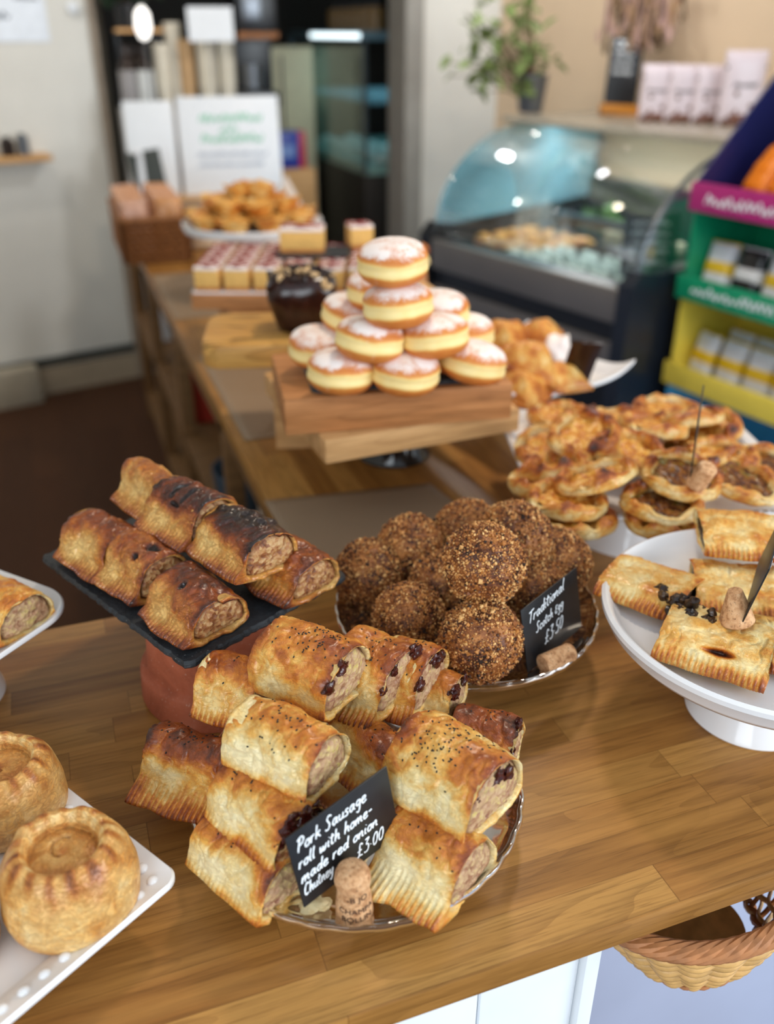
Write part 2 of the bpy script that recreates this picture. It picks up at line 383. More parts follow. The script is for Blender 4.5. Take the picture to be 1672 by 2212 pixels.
    if seeds:
        mb = MB(); k = 0; tries = 0
        cx, cp = rng.uniform(-0.2, 0.25)*L, rng.uniform(1.2, 1.7)
        while k < seeds and tries < 3000:
            tries += 1
            if rng.random() < 0.7: x = rng.gauss(cx, L*0.17); p = rng.gauss(cp, 0.34)
            else: x = rng.uniform(-0.46, 0.46)*L; p = rng.uniform(0.6, 2.3)
            if abs(x) > 0.47*L or p < 0.4 or p > 2.6: continue
            i = int(np.argmin(np.abs(xs-x))); j = int(np.argmin(np.abs(ph-p)))
            if i < 1 or i > Mx-2: continue
            u = P3[i, (j+1) % N]-P3[i, j-1]; v = P3[i+1, j]-P3[i-1, j]; nn = np.cross(v, u); nn /= np.linalg.norm(nn)+1e-9
            if nn[2] < 0: nn = -nn
            MM = np.array(Vector(nn).to_track_quat('Z', 'Y').to_matrix()) @ rotm(0, 0, rng.uniform(0, 6.28))
            mb.ball(P3[i, j]+nn*0.0002, 0.001, 6, 4, MM, sc=(1.25, 0.75, 0.6)); k += 1
        mb.build('nigella_seeds', M['seed'], root)['kind'] = 'stuff'
    if chut:
        mb = MB()
        for q in range(chut):
            p = rng.uniform(0.7, 2.6); rr = rng.uniform(0.75, 1.0)
            yy = W/2*math.cos(p)*rr; zz = zb+(H-zb)*math.sin(p)*rr*0.96
            mb.ball((L/2+rng.uniform(-0.004, 0.002), yy, zz), rng.uniform(0.0035, 0.007), 14, 10, noise=0.8, seed=q+seed, sc=(0.6, 1.1, 1.0))
        mb.build('chutney', M['chutney'], root)
    return root

def lathe_display(name, prof, seg, mat, parent=None, loc=None):
    return MB().lathe(prof, seg).build(name, mat, parent, loc=loc)

# crumb-coated eggs
m, nt, b = new_mat('fried_breadcrumbs'); at = nt.nodes.new('ShaderNodeAttribute'); at.attribute_name = 'tone'
n1 = noise(nt, objco(nt), 60, 4, 0.6); n2 = noise(nt, objco(nt), 700, 2)
v = math_n(nt, 'ADD', math_n(nt, 'ADD', at.outputs['Fac'], math_n(nt, 'MULTIPLY', math_n(nt, 'SUBTRACT', n1, 0.5), 0.7)), math_n(nt, 'MULTIPLY', math_n(nt, 'SUBTRACT', n2, 0.5), 0.3))
nt.links.new(ramp(nt, v, [(0.0, S(34, 17, 9)), (0.2, S(92, 46, 20)), (0.42, S(150, 88, 38)), (0.68, S(196, 130, 64)), (1.0, S(234, 184, 116))]), b.inputs['Base Color'])
setp(b, Roughness=0.55); bump(nt, b, n2, 0.5, 0.0006); M['crumb'] = m
def egg_mesh(seed, r=0.0425, n=8000):
    rng = np.random.default_rng(seed); mb = MB()
    bm = bmesh.new(); bmesh.ops.create_icosphere(bm, subdivisions=5, radius=1.0)
    V = np.array([v.co[:] for v in bm.verts]); Fs = [[v.index for v in f.verts] for f in bm.faces]; bm.free()
    V = V*(r*(0.965+0.07*fbm(V*1.6+seed, seed, 2)+0.035*fbm(V*7+seed, seed+3, 3)+0.02*fbm(V*19, seed+5, 2)))[:, None]
    V[:, 2] *= 0.96
    mb.add(V, Fs, a=np.clip(0.36+0.6*fbm(V*60, seed, 3), 0, 1))
    vn = fbm(V*45, seed+8, 2); idx = rng.integers(0, len(V), n); O = np.array([(1, 0, 0), (-1, 0, 0), (0, 1, 0), (0, -1, 0), (0, 0, 1), (0, 0, -1)], float)
    FO = [(0, 2, 4), (2, 1, 4), (1, 3, 4), (3, 0, 4), (2, 0, 5), (1, 2, 5), (3, 1, 5), (0, 3, 5)]
    GV = []; GF = []; GA = []
    for k, i in enumerate(idx):
        s = 0.00065+0.00125*rng.random()**2.2+(0.0013 if rng.random() < 0.03 else 0)
        q = O*(0.6+0.8*rng.random((6, 3)))*s*np.array([1, 1, 0.8]); q = q @ rotm(*(rng.random(3)*6.28)).T
        nrm = V[i]/np.linalg.norm(V[i]); GV.append(q+V[i]+nrm*s*0.3+rng.normal(0, 0.0004, 3)); GF += [tuple(a+6*k for a in f) for f in FO]
        GA += [float(np.clip(0.52+0.30*rng.standard_normal()+0.25*vn[i], 0, 1.1))]*6
    mb.add(np.concatenate(GV), GF, a=np.array(GA)); return mb
# sugared doughnuts
m, nt, b = new_mat('sugared_doughnut'); co = objco(nt)
at = nt.nodes.new('ShaderNodeAttribute'); at.attribute_name = 'brown'; sg = nt.nodes.new('ShaderNodeAttribute'); sg.attribute_name = 'sugar'
n1 = noise(nt, co, 40, 4, 0.6); n2 = noise(nt, co, 420, 3, 0.7); n3 = noise(nt, co, 55, 3, 0.6, 0.5)
v = math_n(nt, 'ADD', at.outputs['Fac'], math_n(nt, 'MULTIPLY', math_n(nt, 'SUBTRACT', n1, 0.5), 0.35))
c = ramp(nt, v, [(0.0, S(250, 228, 164)), (0.25, S(244, 208, 128)), (0.42, S(226, 156, 74)), (0.66, S(202, 112, 44)), (1, S(132, 54, 16))])
sm = math_n(nt, 'ADD', sg.outputs['Fac'], math_n(nt, 'ADD', math_n(nt, 'MULTIPLY', math_n(nt, 'SUBTRACT', n2, 0.5), 1.5), math_n(nt, 'MULTIPLY', math_n(nt, 'SUBTRACT', n3, 0.5), 2.0)))
c = mixc(nt, math_n(nt, 'MULTIPLY', math_n(nt, 'SUBTRACT', sm, 0.42), 1.6, True), c, S(244, 232, 226))
nt.links.new(c, b.inputs['Base Color']); setp(b, Roughness=0.6); bump(nt, b, n2, 0.35, 0.0006); M['doughnut'] = m
def doughnut_mesh(seed, r=0.0465, h=0.056):
    mb = MB(); K, seg = 44, 72; ph = np.linspace(0, np.pi, K); prof = []
    V = []; br = []; su = []
    th = np.linspace(0, 2*np.pi, seg, endpoint=False)
    for p in ph:
        cz = np.cos(p); rr = r*np.sin(p)**0.72; z = h/2*np.sign(cz)*abs(cz)**0.86
        rr -= 0.0022*math.exp(-((z-0.001)/0.0045)**2)
        q = np.stack([rr*np.cos(th), rr*np.sin(th), 0*th+z], -1)
        q = q*(1+0.035*fbm(q*22+seed, seed, 2)+0.008*fbm(q*90, seed+2, 2))[:, None]; V.append(q)
        zz = z+0.003*fbm(np.stack([np.cos(th)*1.5, np.sin(th)*1.5, 0*th+seed], -1), seed, 2)
        br.append(0.10+0.50*sstep(0.0045, 0.0125, np.abs(zz-0.000))+0*th)
        su.append(1.0*sstep(0.007, 0.023, zz)+0.02)
    V = np.concatenate(V); Fs = [(i*seg+j, (i+1)*seg+j, (i+1)*seg+(j+1) % seg, i*seg+(j+1) % seg) for i in range(K-1) for j in range(seg)]
    V[:, 2] += h/2
    return V, Fs, {'brown': np.concatenate(br), 'sugar': np.concatenate(su)}
# raised pork pies
def pork_pie(label, loc, rz, seed=0, r=0.052, h=0.068, group='raised pork pies on the pearl-edged platter'):
    root = thing('pork_pie', label, 'pie', loc, (0, 0, rz), group)
    seg = 150; th = np.linspace(0, 2*np.pi, seg, endpoint=False)
    prof = [(0.0, 0), (0.7, 0), (0.85, 0.01), (0.95, 0.10), (1.0, 0.27), (1.01, 0.42), (0.98, 0.58), (0.92, 0.72), (0.84, 0.84), (0.76, 0.93), (0.67, 0.99), (0.59, 0.995), (0.53, 0.93), (0.495, 0.84), (0.47, 0.76)]
    pr = np.array(prof); tt = np.linspace(0, len(pr)-1, 64); pr = np.stack([np.interp(tt, np.arange(len(pr)), pr[:, 0]), np.interp(tt, np.arange(len(pr)), pr[:, 1])], -1)
    for _ in range(2): pr[1:-1] = 0.25*pr[:-2]+0.5*pr[1:-1]+0.25*pr[2:]
    def crimp(z):  return sstep(0.72, 0.96, z)
    V = []; br = []
    nc = 15; ws = 0.6*np.sin(th*2+seed)+0.4*np.sin(th*5+seed)
    for i, (rr, zz) in enumerate(pr):
        cw = np.cos(nc*th+ws+1.0*(zz-1)); cr = crimp(zz) if i < 46 else max(0, 1-(i-46)/14)
        fo = 0.16*cw+1.5*fbm(np.stack([np.cos(th)*4.2+seed, np.sin(th)*4.2, 0*th+zz*2], -1), seed+4, 2); R_ = rr*r*(1+0.022*fo*cr); Z_ = zz*h*(1+0.035*fo*cr*(zz > 0.5))
        q = np.stack([R_*np.cos(th), R_*np.sin(th), Z_], -1)
        k = (1+(0.09*fbm(q*22+seed, seed, 2)+0.016*fbm(q*95+seed, seed+3, 3))*min(1, zz*4+0.05))
        q[:, 0] *= k; q[:, 1] *= k; V.append(q)
        br.append(0.30+0.30*cr*np.clip(cw, -0.4, 1)+0.25*sstep(0.5, 1.0, zz)*(i < 50)+0.2*fbm(q*30, seed, 3)+(0.25 if i > 56 else 0))
    V = np.concatenate(V); n = len(pr)
    Fs = [(i*seg+j, i*seg+(j+1) % seg, (i+1)*seg+(j+1) % seg, (i+1)*seg+j) for i in range(n-1) for j in range(seg)]
    mesh_obj('pastry_crust', V, Fs, M['pie'], root, True, {'brown': np.concatenate(br)})
    V = []; br = []; K = 26; ox, oy = 0.006, 0.003
    for k in range(K+1):
        q = k/K; rr = r*0.53*(1-q); z = h*(0.79+0.08*math.sin(min(1, q*1.15)*math.pi/2))
        z = z-0.004*math.exp(-((1-q)/0.3)**2)*0.3; p = np.stack([rr*np.cos(th), rr*np.sin(th), 0*th+z], -1)
        p[:, 2] += 0.0030*fbm(p*40+seed, seed+8, 3)-0.0035*np.exp(-((np.hypot(p[:, 0]-0.004, p[:, 1]-0.002)-0.009)/0.0012)**2)*(p[:, 1] > 0); V.append(p)
        br.append(0.52+0.3*math.exp(-((1-q)/0.16)**2)+0.3*fbm(p*40, seed+1, 3))
    Fs = [(i*seg+j, i*seg+(j+1) % seg, (i+1)*seg+(j+1) % seg, (i+1)*seg+j) for i in range(K) for j in range(seg)]
    mesh_obj('pie_lid', np.concatenate(V), Fs, M['pie'], root, True, {'brown': np.concatenate(br)})
    return root
# open folded tartlets / galettes
M['cheese'] = filling_mat('melted_cheese_filling', [(0.2, S(120, 60, 18)), (0.36, S(196, 110, 30)), (0.5, S(226, 160, 62)), (0.64, S(236, 186, 98)), (0.74, S(206, 112, 40)), (0.84, S(70, 66, 28)), (0.95, S(168, 60, 30))], rough=0.35, scale=130)
M['olive'] = filling_mat('dark_vegetable_filling', [(0.2, S(30, 16, 10)), (0.4, S(84, 40, 18)), (0.55, S(150, 92, 32)), (0.68, S(96, 92, 36)), (0.8, S(60, 22, 18)), (0.95, S(190, 130, 60))], rough=0.3, scale=130)
def galette_mesh(seed, r=0.051):
    seg, K = 110, 34; th = np.linspace(0, 2*np.pi, seg, endpoint=False); cs = np.stack([np.cos(th), np.sin(th), 0*th], -1)
    R_ = r*(1+0.10*fbm(cs*1.3+seed*2.1, seed, 2)+0.03*fbm(cs*4, seed+1, 2)); fold = 1.4*fbm(cs*2.6+seed, seed+5, 2)
    V = []; br = []
    prof = [(0.0, 0.0), (0.75, 0.0), (0.95, 0.001), (1.0, 0.004), (0.99, 0.010), (0.93, 0.0165), (0.84, 0.0185), (0.75, 0.016), (0.69, 0.010), (0.66, 0.005)]
    pr = np.array(prof); tt = np.linspace(0, len(pr)-1, K); pr = np.stack([np.interp(tt, np.arange(len(pr)), pr[:, 0]), np.interp(tt, np.arange(len(pr)), pr[:, 1])], -1)
    for _ in range(1): pr[1:-1] = 0.25*pr[:-2]+0.5*pr[1:-1]+0.25*pr[2:]
    for i, (a, z) in enumerate(pr):
        q = cs*(a*R_)[:, None]; inn = a < 0.9 and z > 0.008
        q[:, 0] *= 1; q = q*(1-(0.16*np.clip(fold, -0.5, 1) if (z > 0.008 and i > K//2) else 0*fold))[:, None] if i > K//2 else q
        zz = z*(1+0.55*fold)*(z > 0.004)+z*(z <= 0.004)
        q[:, 2] = zz+(0.0022*fbm(q*70+seed, seed+3, 3) if z > 0.003 else 0)
        V.append(q); br.append(0.26+0.30*fold*(z > 0.01)+0.25*fbm(q*60+seed, seed, 3)+(0.18 if z > 0.014 else 0)+(0.15 if z < 0.003 else 0))
    Fs = [(i*seg+j, i*seg+(j+1) % seg, (i+1)*seg+(j+1) % seg, (i+1)*seg+j) for i in range(K-1) for j in range(seg)]
    crust = (np.concatenate(V), Fs, {'brown': np.concatenate(br)})
    V = []; A = []; K2 = 22
    for k in range(K2+1):
        q = cs*(0.80*R_*k/K2)[:, None]; q[:, 2] = 0.0085+0.0045*fbm(q*75+seed, seed+7, 3)+0.0018*fbm(q*240, seed+8, 2); V.append(q); A += [0.3*(k/K2)**4]*seg
    Fs = [(i*seg+j, (i+1)*seg+j, (i+1)*seg+(j+1) % seg, i*seg+(j+1) % seg) for i in range(K2) for j in range(seg)]
    return crust, (np.concatenate(V), Fs, {'brown': A})
def galette_proto(seed, fm):
    c, f = galette_mesh(seed)
    r = thing('open_pastry_tart', '', 'savoury tart', (0, 0, -5))
    mesh_obj('pastry_crust', c[0], c[1], M['galette'], r, True, c[2]); mesh_obj('filling', f[0], f[1], M[fm], r, True, f[2]); return r

# single-line hand lettering for chalk cards
GL = {
'a': (.52, [[(.42, .42), (.25, .5), (.06, .28), (.12, .03), (.28, .08), (.42, .46)], [(.43, .48), (.40, .12), (.52, .02)]]),
'c': (.46, [[(.42, .4), (.26, .5), (.06, .28), (.16, .0), (.44, .1)]]),
'd': (.52, [[(.42, .42), (.25, .5), (.06, .28), (.12, .03), (.28, .06), (.42, .4)], [(.5, 1.0), (.44, .4), (.42, .1), (.52, .02)]]),
'e': (.46, [[(.06, .24), (.3, .28), (.38, .42), (.22, .5), (.06, .3), (.12, .03), (.28, 0), (.46, .12)]]),
'g': (.5, [[(.42, .42), (.25, .5), (.08, .3), (.2, .1), (.38, .25), (.44, .48)], [(.44, .48), (.4, .0), (.3, -.4), (.08, -.32)]]),
'h': (.5, [[(.16, 1.0), (.09, .4), (.05, .0)], [(.08, .22), (.26, .48), (.38, .42), (.36, .1), (.48, .02)]]),
'i': (.24, [[(.12, .5), (.07, .1), (.2, .02)], [(.16, .72), (.18, .75)]]),
'k': (.46, [[(.16, 1.0), (.09, .4), (.05, .0)], [(.4, .5), (.1, .22), (.22, .24), (.44, .0)]]),
'l': (.24, [[(.18, 1.0), (.09, .4), (.1, .06), (.22, .02)]]),
'm': (.72, [[(.08, .48), (.04, .0)], [(.06, .2), (.22, .48), (.32, .4), (.3, .0)], [(.32, .2), (.48, .48), (.58, .4), (.56, .1), (.7, .02)]]),
'n': (.5, [[(.08, .48), (.04, .0)], [(.06, .2), (.24, .48), (.36, .42), (.35, .1), (.48, .02)]]),
'o': (.46, [[(.26, .5), (.08, .34), (.08, .08), (.24, .0), (.38, .16), (.36, .42), (.24, .5)], [(.34, .46), (.46, .44)]]),
'r': (.38, [[(.08, .5), (.04, .0)], [(.05, .2), (.14, .40), (.34, .50)]]),
's': (.4, [[(.36, .46), (.2, .5), (.1, .38), (.26, .24), (.28, .06), (.12, .0), (.0, .06)]]),
't': (.36, [[(.2, .86), (.12, .3), (.14, .04), (.32, .04)], [(.0, .58), (.36, .66)]]),
'u': (.5, [[(.1, .48), (.06, .14), (.2, .02), (.38, .2), (.42, .48)], [(.42, .48), (.4, .1), (.5, .02)]]),
'w': (.68, [[(.08, .48), (.08, .06), (.2, .04), (.34, .4)], [(.34, .42), (.34, .06), (.48, .04), (.62, .5)]]),
'y': (.5, [[(.1, .48), (.08, .18), (.2, .08), (.4, .28)], [(.44, .5), (.36, .0), (.2, -.4), (.04, -.34)]]),
'P': (.6, [[(.24, .98), (.14, .4), (.1, .0)], [(.04, .86), (.3, 1.04), (.54, .92), (.5, .6), (.18, .42)]]),
'S': (.56, [[(.52, .9), (.34, 1.02), (.16, .84), (.24, .6), (.36, .4), (.32, .1), (.12, .0), (.0, .12)]]),
'C': (.56, [[(.52, .86), (.36, 1.0), (.12, .7), (.06, .26), (.2, .0), (.46, .12)]]),
'T': (.56, [[(.0, .86), (.3, .94), (.62, 1.0)], [(.3, .94), (.22, .4), (.16, .0)]]),
'E': (.46, [[(.42, .72), (.2, .74), (.12, .56), (.26, .42), (.1, .3), (.08, .06), (.24, .0), (.42, .1)]]),
'f': (.4, [[(.4, .92), (.26, 1.0), (.2, .6), (.12, .0)], [(.04, .5), (.36, .56)]]),
'£': (.6, [[(.5, .84), (.38, .98), (.26, .84), (.24, .4), (.16, .06), (.02, .02)], [(.02, .04), (.3, .1), (.5, .04)], [(.06, .44), (.42, .5)]]),
'3': (.5, [[(.12, .96), (.44, 1.0), (.22, .62), (.4, .5), (.38, .14), (.16, .0), (.02, .1)]]),
'0': (.5, [[(.3, .96), (.1, .66), (.08, .2), (.22, .02), (.4, .3), (.42, .8), (.28, .96)]]),
'5': (.5, [[(.5, .98), (.2, .94), (.14, .58), (.36, .5), (.36, .12), (.14, .0), (.0, .08)]]),
'.': (.22, [[(.08, .3), (.1, .34)]]), '-': (.4, [[(.06, .34), (.34, .38)]]), ' ': (.34, [])}
def smooth_line(p, n=6):
    p = np.array(p, float)
    if len(p) < 3: return p
    q = np.vstack([2*p[0]-p[1], p, 2*p[-1]-p[-2]]); o = []
    for i in range(1, len(q)-2):
        for t in np.linspace(0, 1, n, endpoint=False):
            o.append(0.5*((2*q[i])+(-q[i-1]+q[i+1])*t+(2*q[i-1]-5*q[i]+4*q[i+1]-q[i+2])*t*t+(-q[i-1]+3*q[i]-3*q[i+1]+q[i+2])*t**3))
    o.append(q[-2]); return np.array(o)
M['chalk'] = plain('white_chalk_ink', (0.88, 0.92, 0.95), 0.6, var=0.02)
M['slatecard'] = plain('black_chalkboard', S(24, 27, 31), 0.42, var=0.25, vs=60, bmp=0.1)
def write(mb, text, x, z, size, y=-0.0012, slant=0.22, r=0.00072, rise=0.0, xs=1.0, track=0.04):
    x0 = x
    for ch in text:
        wd, st = GL[ch]
        for s in st:
            q = smooth_line(s); X = x+(q[:, 0]+slant*q[:, 1])*size*xs; Z = z+(x-x0)*rise+q[:, 1]*size
            if len(X) == 2 and abs(q[0]-q[1]).sum() < 0.1: pass
            mb.tube(np.stack([X, 0*X+y, Z], -1), r*(1+0.15*np.sin(np.arange(len(X)))), 6, flat=0.4, up=(0, 1, 0))
        x += (wd+track)*size*xs
    return mb
def scribble(mb, x, z, wdt, size, y=-0.0012, seed=0, r=0.0005):
    rng = random.Random(seed); pts = []; n = int(wdt/size*3.2)
    for i in range(n): pts.append((x+wdt*i/n+rng.uniform(-.2, .2)*size*.4, z+(size*rng.uniform(.45, 1.0) if i % 2 else size*rng.uniform(0, .12))))
    q = smooth_line(pts, 3); mb.tube(np.stack([q[:, 0], 0*q[:, 0]+y, q[:, 1]], -1), r, 5, flat=0.4, up=(0, 1, 0))
def card(name, label, loc, rot, wdt, hgt, lines, mat=None, group=None):
    root = thing(name, label, 'price card', loc, rot, group)
    MB().box(0, wdt, -0.0008, 0.0008, 0, hgt, bev=0.0006).build('board', M['slatecard'], root)
    if lines:
        mb = MB()
        for l in lines: l(mb)
        mb.build('chalk_writing', M['chalk'], root)
    return root
# corks
m, nt, b = new_mat('champagne_cork'); co = objco(nt); n1 = noise(nt, co, 160, 4, 0.6); vo = nd(nt, 'ShaderNodeTexVoronoi', Vector=scaled(nt, co, (1, 1, 0.6)), Scale=300)
c = ramp(nt, n1, [(0.3, S(150, 98, 58)), (0.5, S(206, 156, 110)), (0.7, S(224, 180, 136))]); c = mixc(nt, math_n(nt, 'MULTIPLY', math_n(nt, 'SUBTRACT', noise(nt, co, 420, 3, 0.7), 0.58), 7.0, True), c, S(92, 52, 30))
nt.links.new(c, b.inputs['Base Color']); setp(b, Roughness=0.8); bump(nt, b, n1, 0.5, 0.0012); M['cork'] = m
M['ink'] = plain('cork_stamp_ink', S(60, 34, 26), 0.8)
def cork(label, loc, rot, marks=True, h=0.050, r=0.0135, name='champagne_cork', taper=None):
    root = thing(name, label, 'cork', loc, rot)
    prof = [(0, 0), (r*1.02, 0), (r*1.10, h*0.03), (r*1.08, h*0.2), (r*1.0, h*0.42), (r*0.93, h*0.56), (r*0.90, h*0.64), (r*1.0, h*0.70), (r*1.04, h*0.78), (r*1.0, h*0.9), (r*0.88, h*0.97), (r*0.6, h), (0, h*1.005)]
    if taper: prof = [(0, 0), (r*.96, 0), (r, h*.03), (r*(1+taper)/2, h*.5), (r*taper, h*.95), (r*taper*.9, h), (0, h)]
    def rf(i, rr, z, th):
        q = np.stack([np.cos(th)*rr*60, np.sin(th)*rr*60, 0*th+z*60], -1)*3; return rr*(1+0.03*fbm(q, 3, 2)), z+0*th
    pr = np.array(prof); tt = np.linspace(0, len(pr)-1, 50); pr = [(float(np.interp(t, range(len(prof)), pr[:, 0])), float(np.interp(t, range(len(prof)), pr[:, 1]))) for t in tt]
    MB().lathe(pr, 48, rf=rf).build('cork_body', M['cork'], root)
    return root
def text_mesh(txt, size):
    cu = bpy.data.curves.new('t', 'FONT'); cu.body = txt; cu.size = size; cu.align_x = 'CENTER'; cu.extrude = 0.0; cu.resolution_u = 3
    o = bpy.data.objects.new('t', cu); col.objects.link(o); dg = bpy.context.evaluated_depsgraph_get(); me = o.evaluated_get(dg).to_mesh()
    bm = bmesh.new(); bm.from_mesh(me); bmesh.ops.triangulate(bm, faces=bm.faces)
    bmesh.ops.subdivide_edges(bm, edges=[e for e in bm.edges if e.calc_length() > size*0.3], cuts=1)
    bm.verts.index_update(); V = np.array([v.co[:] for v in bm.verts]); Fs = [[v.index for v in f.verts] for f in bm.faces]; bm.free()
    o.evaluated_get(dg).to_mesh_clear(); bpy.data.objects.remove(o); bpy.data.curves.remove(cu); return V, Fs
def cork_text(root, rows, a0, r):
    mb = MB()
    for txt, z, sz, da in rows:
        V, Fs = text_mesh(txt, sz); rad = r(z+sz*0.35); ang = a0+da+V[:, 0]/rad
        zz = z+V[:, 1]; rv = np.array([r(q) for q in zz])+0.0002
        mb.add(np.stack([rv*np.cos(ang), rv*np.sin(ang), zz], -1), Fs)
    mb.build('stamped_lettering', M['ink'], root, smooth=False)
# ------------------------------------------------------------------ setting
OAK = [S(146, 96, 44), S(166, 116, 58), S(184, 136, 72), S(132, 86, 38), S(172, 122, 62)]
M['worktop'] = wood('oak_butcher_block', OAK, 'X', (0.0395, 0.42), off=0.005, rough=0.36)
M['worktop_long'] = wood('oak_butcher_block_lengthwise', OAK, 'Y', (0.0395, 0.5), rough=0.34)
M['oakboard'] = wood('oak_board', [S(158, 100, 54), S(182, 122, 72), S(196, 138, 88)], 'X', None, rough=0.55)
M['lightboard'] = wood('pale_chopping_board', [S(186, 134, 80), S(216, 168, 112), S(226, 182, 128)], 'X', None, rough=0.6, dark=0.75)
M['olive_wood'] = wood('olive_wood_board', [S(206, 150, 74), S(222, 172, 96), S(190, 132, 62)], 'X', None, rough=0.4, rings=0.9, streak=0.62)
M['floorwood'] = wood('dark_floorboards', [S(76, 46, 26), S(86, 54, 32), S(66, 40, 24)], 'Y', (0.12, 1.4), rough=0.8, dark=0.6)
M['shelfwood'] = wood('brown_shelving', [S(116, 84, 50), S(136, 100, 62)], 'X', None, rough=0.6)
M['whitewall'] = plain('white_painted_wall', S(226, 224, 216), 0.85, var=0.03, vs=6, bmp=0.05)
M['beigewall'] = plain('beige_painted_wall', S(222, 196, 164), 0.85, var=0.03, vs=5)
M['whitepaint'] = plain('white_gloss_paint', S(232, 236, 240), 0.35, var=0.02)
M['bluepanel'] = plain('pale_blue_grey_panel', S(176, 182, 204), 0.5, var=0.03, vs=8)
M['ceramic'] = plain('white_glazed_china', S(236, 235, 236), 0.12, var=0.008)
M['terracotta'] = None
m, nt, b = new_mat('terracotta_clay'); co = objco(nt); n1 = noise(nt, co, 14, 5, 0.65, 0.8); n2 = noise(nt, scaled(nt, co, (1, 1, 9)), 60, 3)
c = ramp(nt, n1, [(0.28, S(142, 70, 42)), (0.48, S(176, 92, 60)), (0.68, S(190, 112, 84))]); c = mixc(nt, math_n(nt, 'MULTIPLY', math_n(nt, 'SUBTRACT', noise(nt, co, 500, 2), 0.68), 8, True), c, S(220, 190, 170))
nt.links.new(c, b.inputs['Base Color']); setp(b, Roughness=0.75); bump(nt, b, n2, 0.25, 0.001); M['terracotta'] = m
m, nt, b = new_mat('riven_slate'); co = objco(nt); n1 = noise(nt, co, 40, 5, 0.65); n2 = noise(nt, co, 480, 2, 0.5)
c = ramp(nt, n1, [(0.3, S(26, 29, 32)), (0.7, S(46, 50, 54))]); c = mixc(nt, math_n(nt, 'MULTIPLY', math_n(nt, 'SUBTRACT', n2, 0.70), 9, True), c, S(150, 150, 150))
nt.links.new(c, b.inputs['Base Color']); setp(b, Roughness=0.5); bump(nt, b, math_n(nt, 'ADD', n1, math_n(nt, 'MULTIPLY', noise(nt, scaled(nt, co, (1, 1, 6)), 260, 3), 0.6)), 0.8, 0.0015); M['slate'] = m
# clear pressed glass: thin walls, straight-through transmission with reflecting skin
m, nt, b = new_mat('clear_pressed_glass'); out = nt.nodes['Material Output']; nt.nodes.remove(b)
fr = nd(nt, 'ShaderNodeLayerWeight', Blend=0.35); tr = nd(nt, 'ShaderNodeBsdfTransparent', Color=(0.90, 0.91, 0.90, 1))
gl = nd(nt, 'ShaderNodeBsdfGlossy', Color=(1, 1, 1, 1), Roughness=0.06); rf_ = nd(nt, 'ShaderNodeBsdfRefraction', Color=(0.92, 0.93, 0.92, 1), Roughness=0.03, IOR=1.25)
m1 = nd(nt, 'ShaderNodeMixShader', _0=0.22, _1=tr.outputs[0], _2=rf_.outputs[0])
m2 = nd(nt, 'ShaderNodeMixShader', _0=math_n(nt, 'MULTIPLY', fr.outputs['Fresnel'], 0.9, True), _1=m1.outputs[0], _2=gl.outputs[0]); nt.links.new(m2.outputs[0], out.inputs[0])
M['glass'] = m
m, nt, b = new_mat('window_glass'); out = nt.nodes['Material Output']; nt.nodes.remove(b)
fr = nd(nt, 'ShaderNodeLayerWeight', Blend=0.4); tr = nd(nt, 'ShaderNodeBsdfTransparent', Color=(0.93, 0.97, 0.97, 1)); gl = nd(nt, 'ShaderNodeBsdfGlossy', Color=(1, 1, 1, 1), Roughness=0.03)
m2 = nd(nt, 'ShaderNodeMixShader', _0=math_n(nt, 'MULTIPLY', fr.outputs['Fresnel'], 0.42, True), _1=tr.outputs[0], _2=gl.outputs[0]); nt.links.new(m2.outputs[0], out.inputs[0]); M['pane'] = m

def struct(name, b, mat, bev=0.0):
    return tag(MB().box(*b, bev=bev).build(name, mat, smooth=False), kind='structure')
struct('floor', (-3, 5, -2.5, 8.5, -0.05, 0.0), M['floorwood'])
struct('floor_customer', (0.90, 4.0, -2.5, 4.2, 0.0, 0.006), plain('blue_grey_vinyl', S(120, 128, 150), 0.5, var=.05, vs=5))
struct('light_blocking_wall', (-1.45, -1.33, -0.2, 4.0, 0, 2.7), M['whitewall'])  # unseen wall, added to keep light off the left side
struct('ceiling', (-3, 5, 0.9, 8.5, 2.7, 2.75), M['whitewall'])

# serving counter
ct = thing('serving_counter', 'white panelled serving counter under the near oak worktop', 'counter', (0, 0, 0))
mb = MB()
xc = 0.335
for i in range(14):
    x1 = xc-0.004-i*0.098; mb.box(x1-0.096, x1, 0.418, 0.436, 0.0, 0.873, bev=0.003)
mb.box(-1.05, xc, 0.430, 0.45, 0, 0.873)
mb.build('tongue_and_groove_panel', M['whitepaint'], ct)
MB().box(xc-0.003, xc+0.012, 0.410, 0.47, 0, 0.872, bev=0.002).build('corner_trim', M['whitepaint'], ct)
MB().box(xc+0.010, 1.15, 0.62, 0.64, 0, 0.873).build('side_panel', M['bluepanel'], ct)
MB().box(-1.0, xc, 0.47, 0.95, 0.0, 0.873).box(xc, 1.12, 0.64, 0.95, 0.0, 0.873).build('carcass', M['shelfwood'], ct, smooth=False)
wt = MB().box(-1.05, 1.15, 0.388, 0.975, 0.873, 0.9, bev=0.0012).build('worktop', M['worktop'])
tag(wt, 'near oak butcher block worktop with the sausage rolls and glass plates on it', 'worktop')
wl = MB().box(0.24, 0.86, 0.9765, 3.95, 0.873, 0.9, bev=0.0012).build('worktop', M['worktop_long'])
tag(wl, 'long brown oak worktop running away to the back, under the doughnut boards', 'worktop')
sh = thing('shelving_unit', 'brown open shelving under the long worktop, packed with bags and boxes', 'shelving', (0, 0, 0))
for y in (1.0, 1.75, 2.5, 3.2, 3.9):
    MB().box(0.262, 0.30, y, y+0.04, 0, 0.872, bev=0.002).build('post', M['shelfwood'], sh)
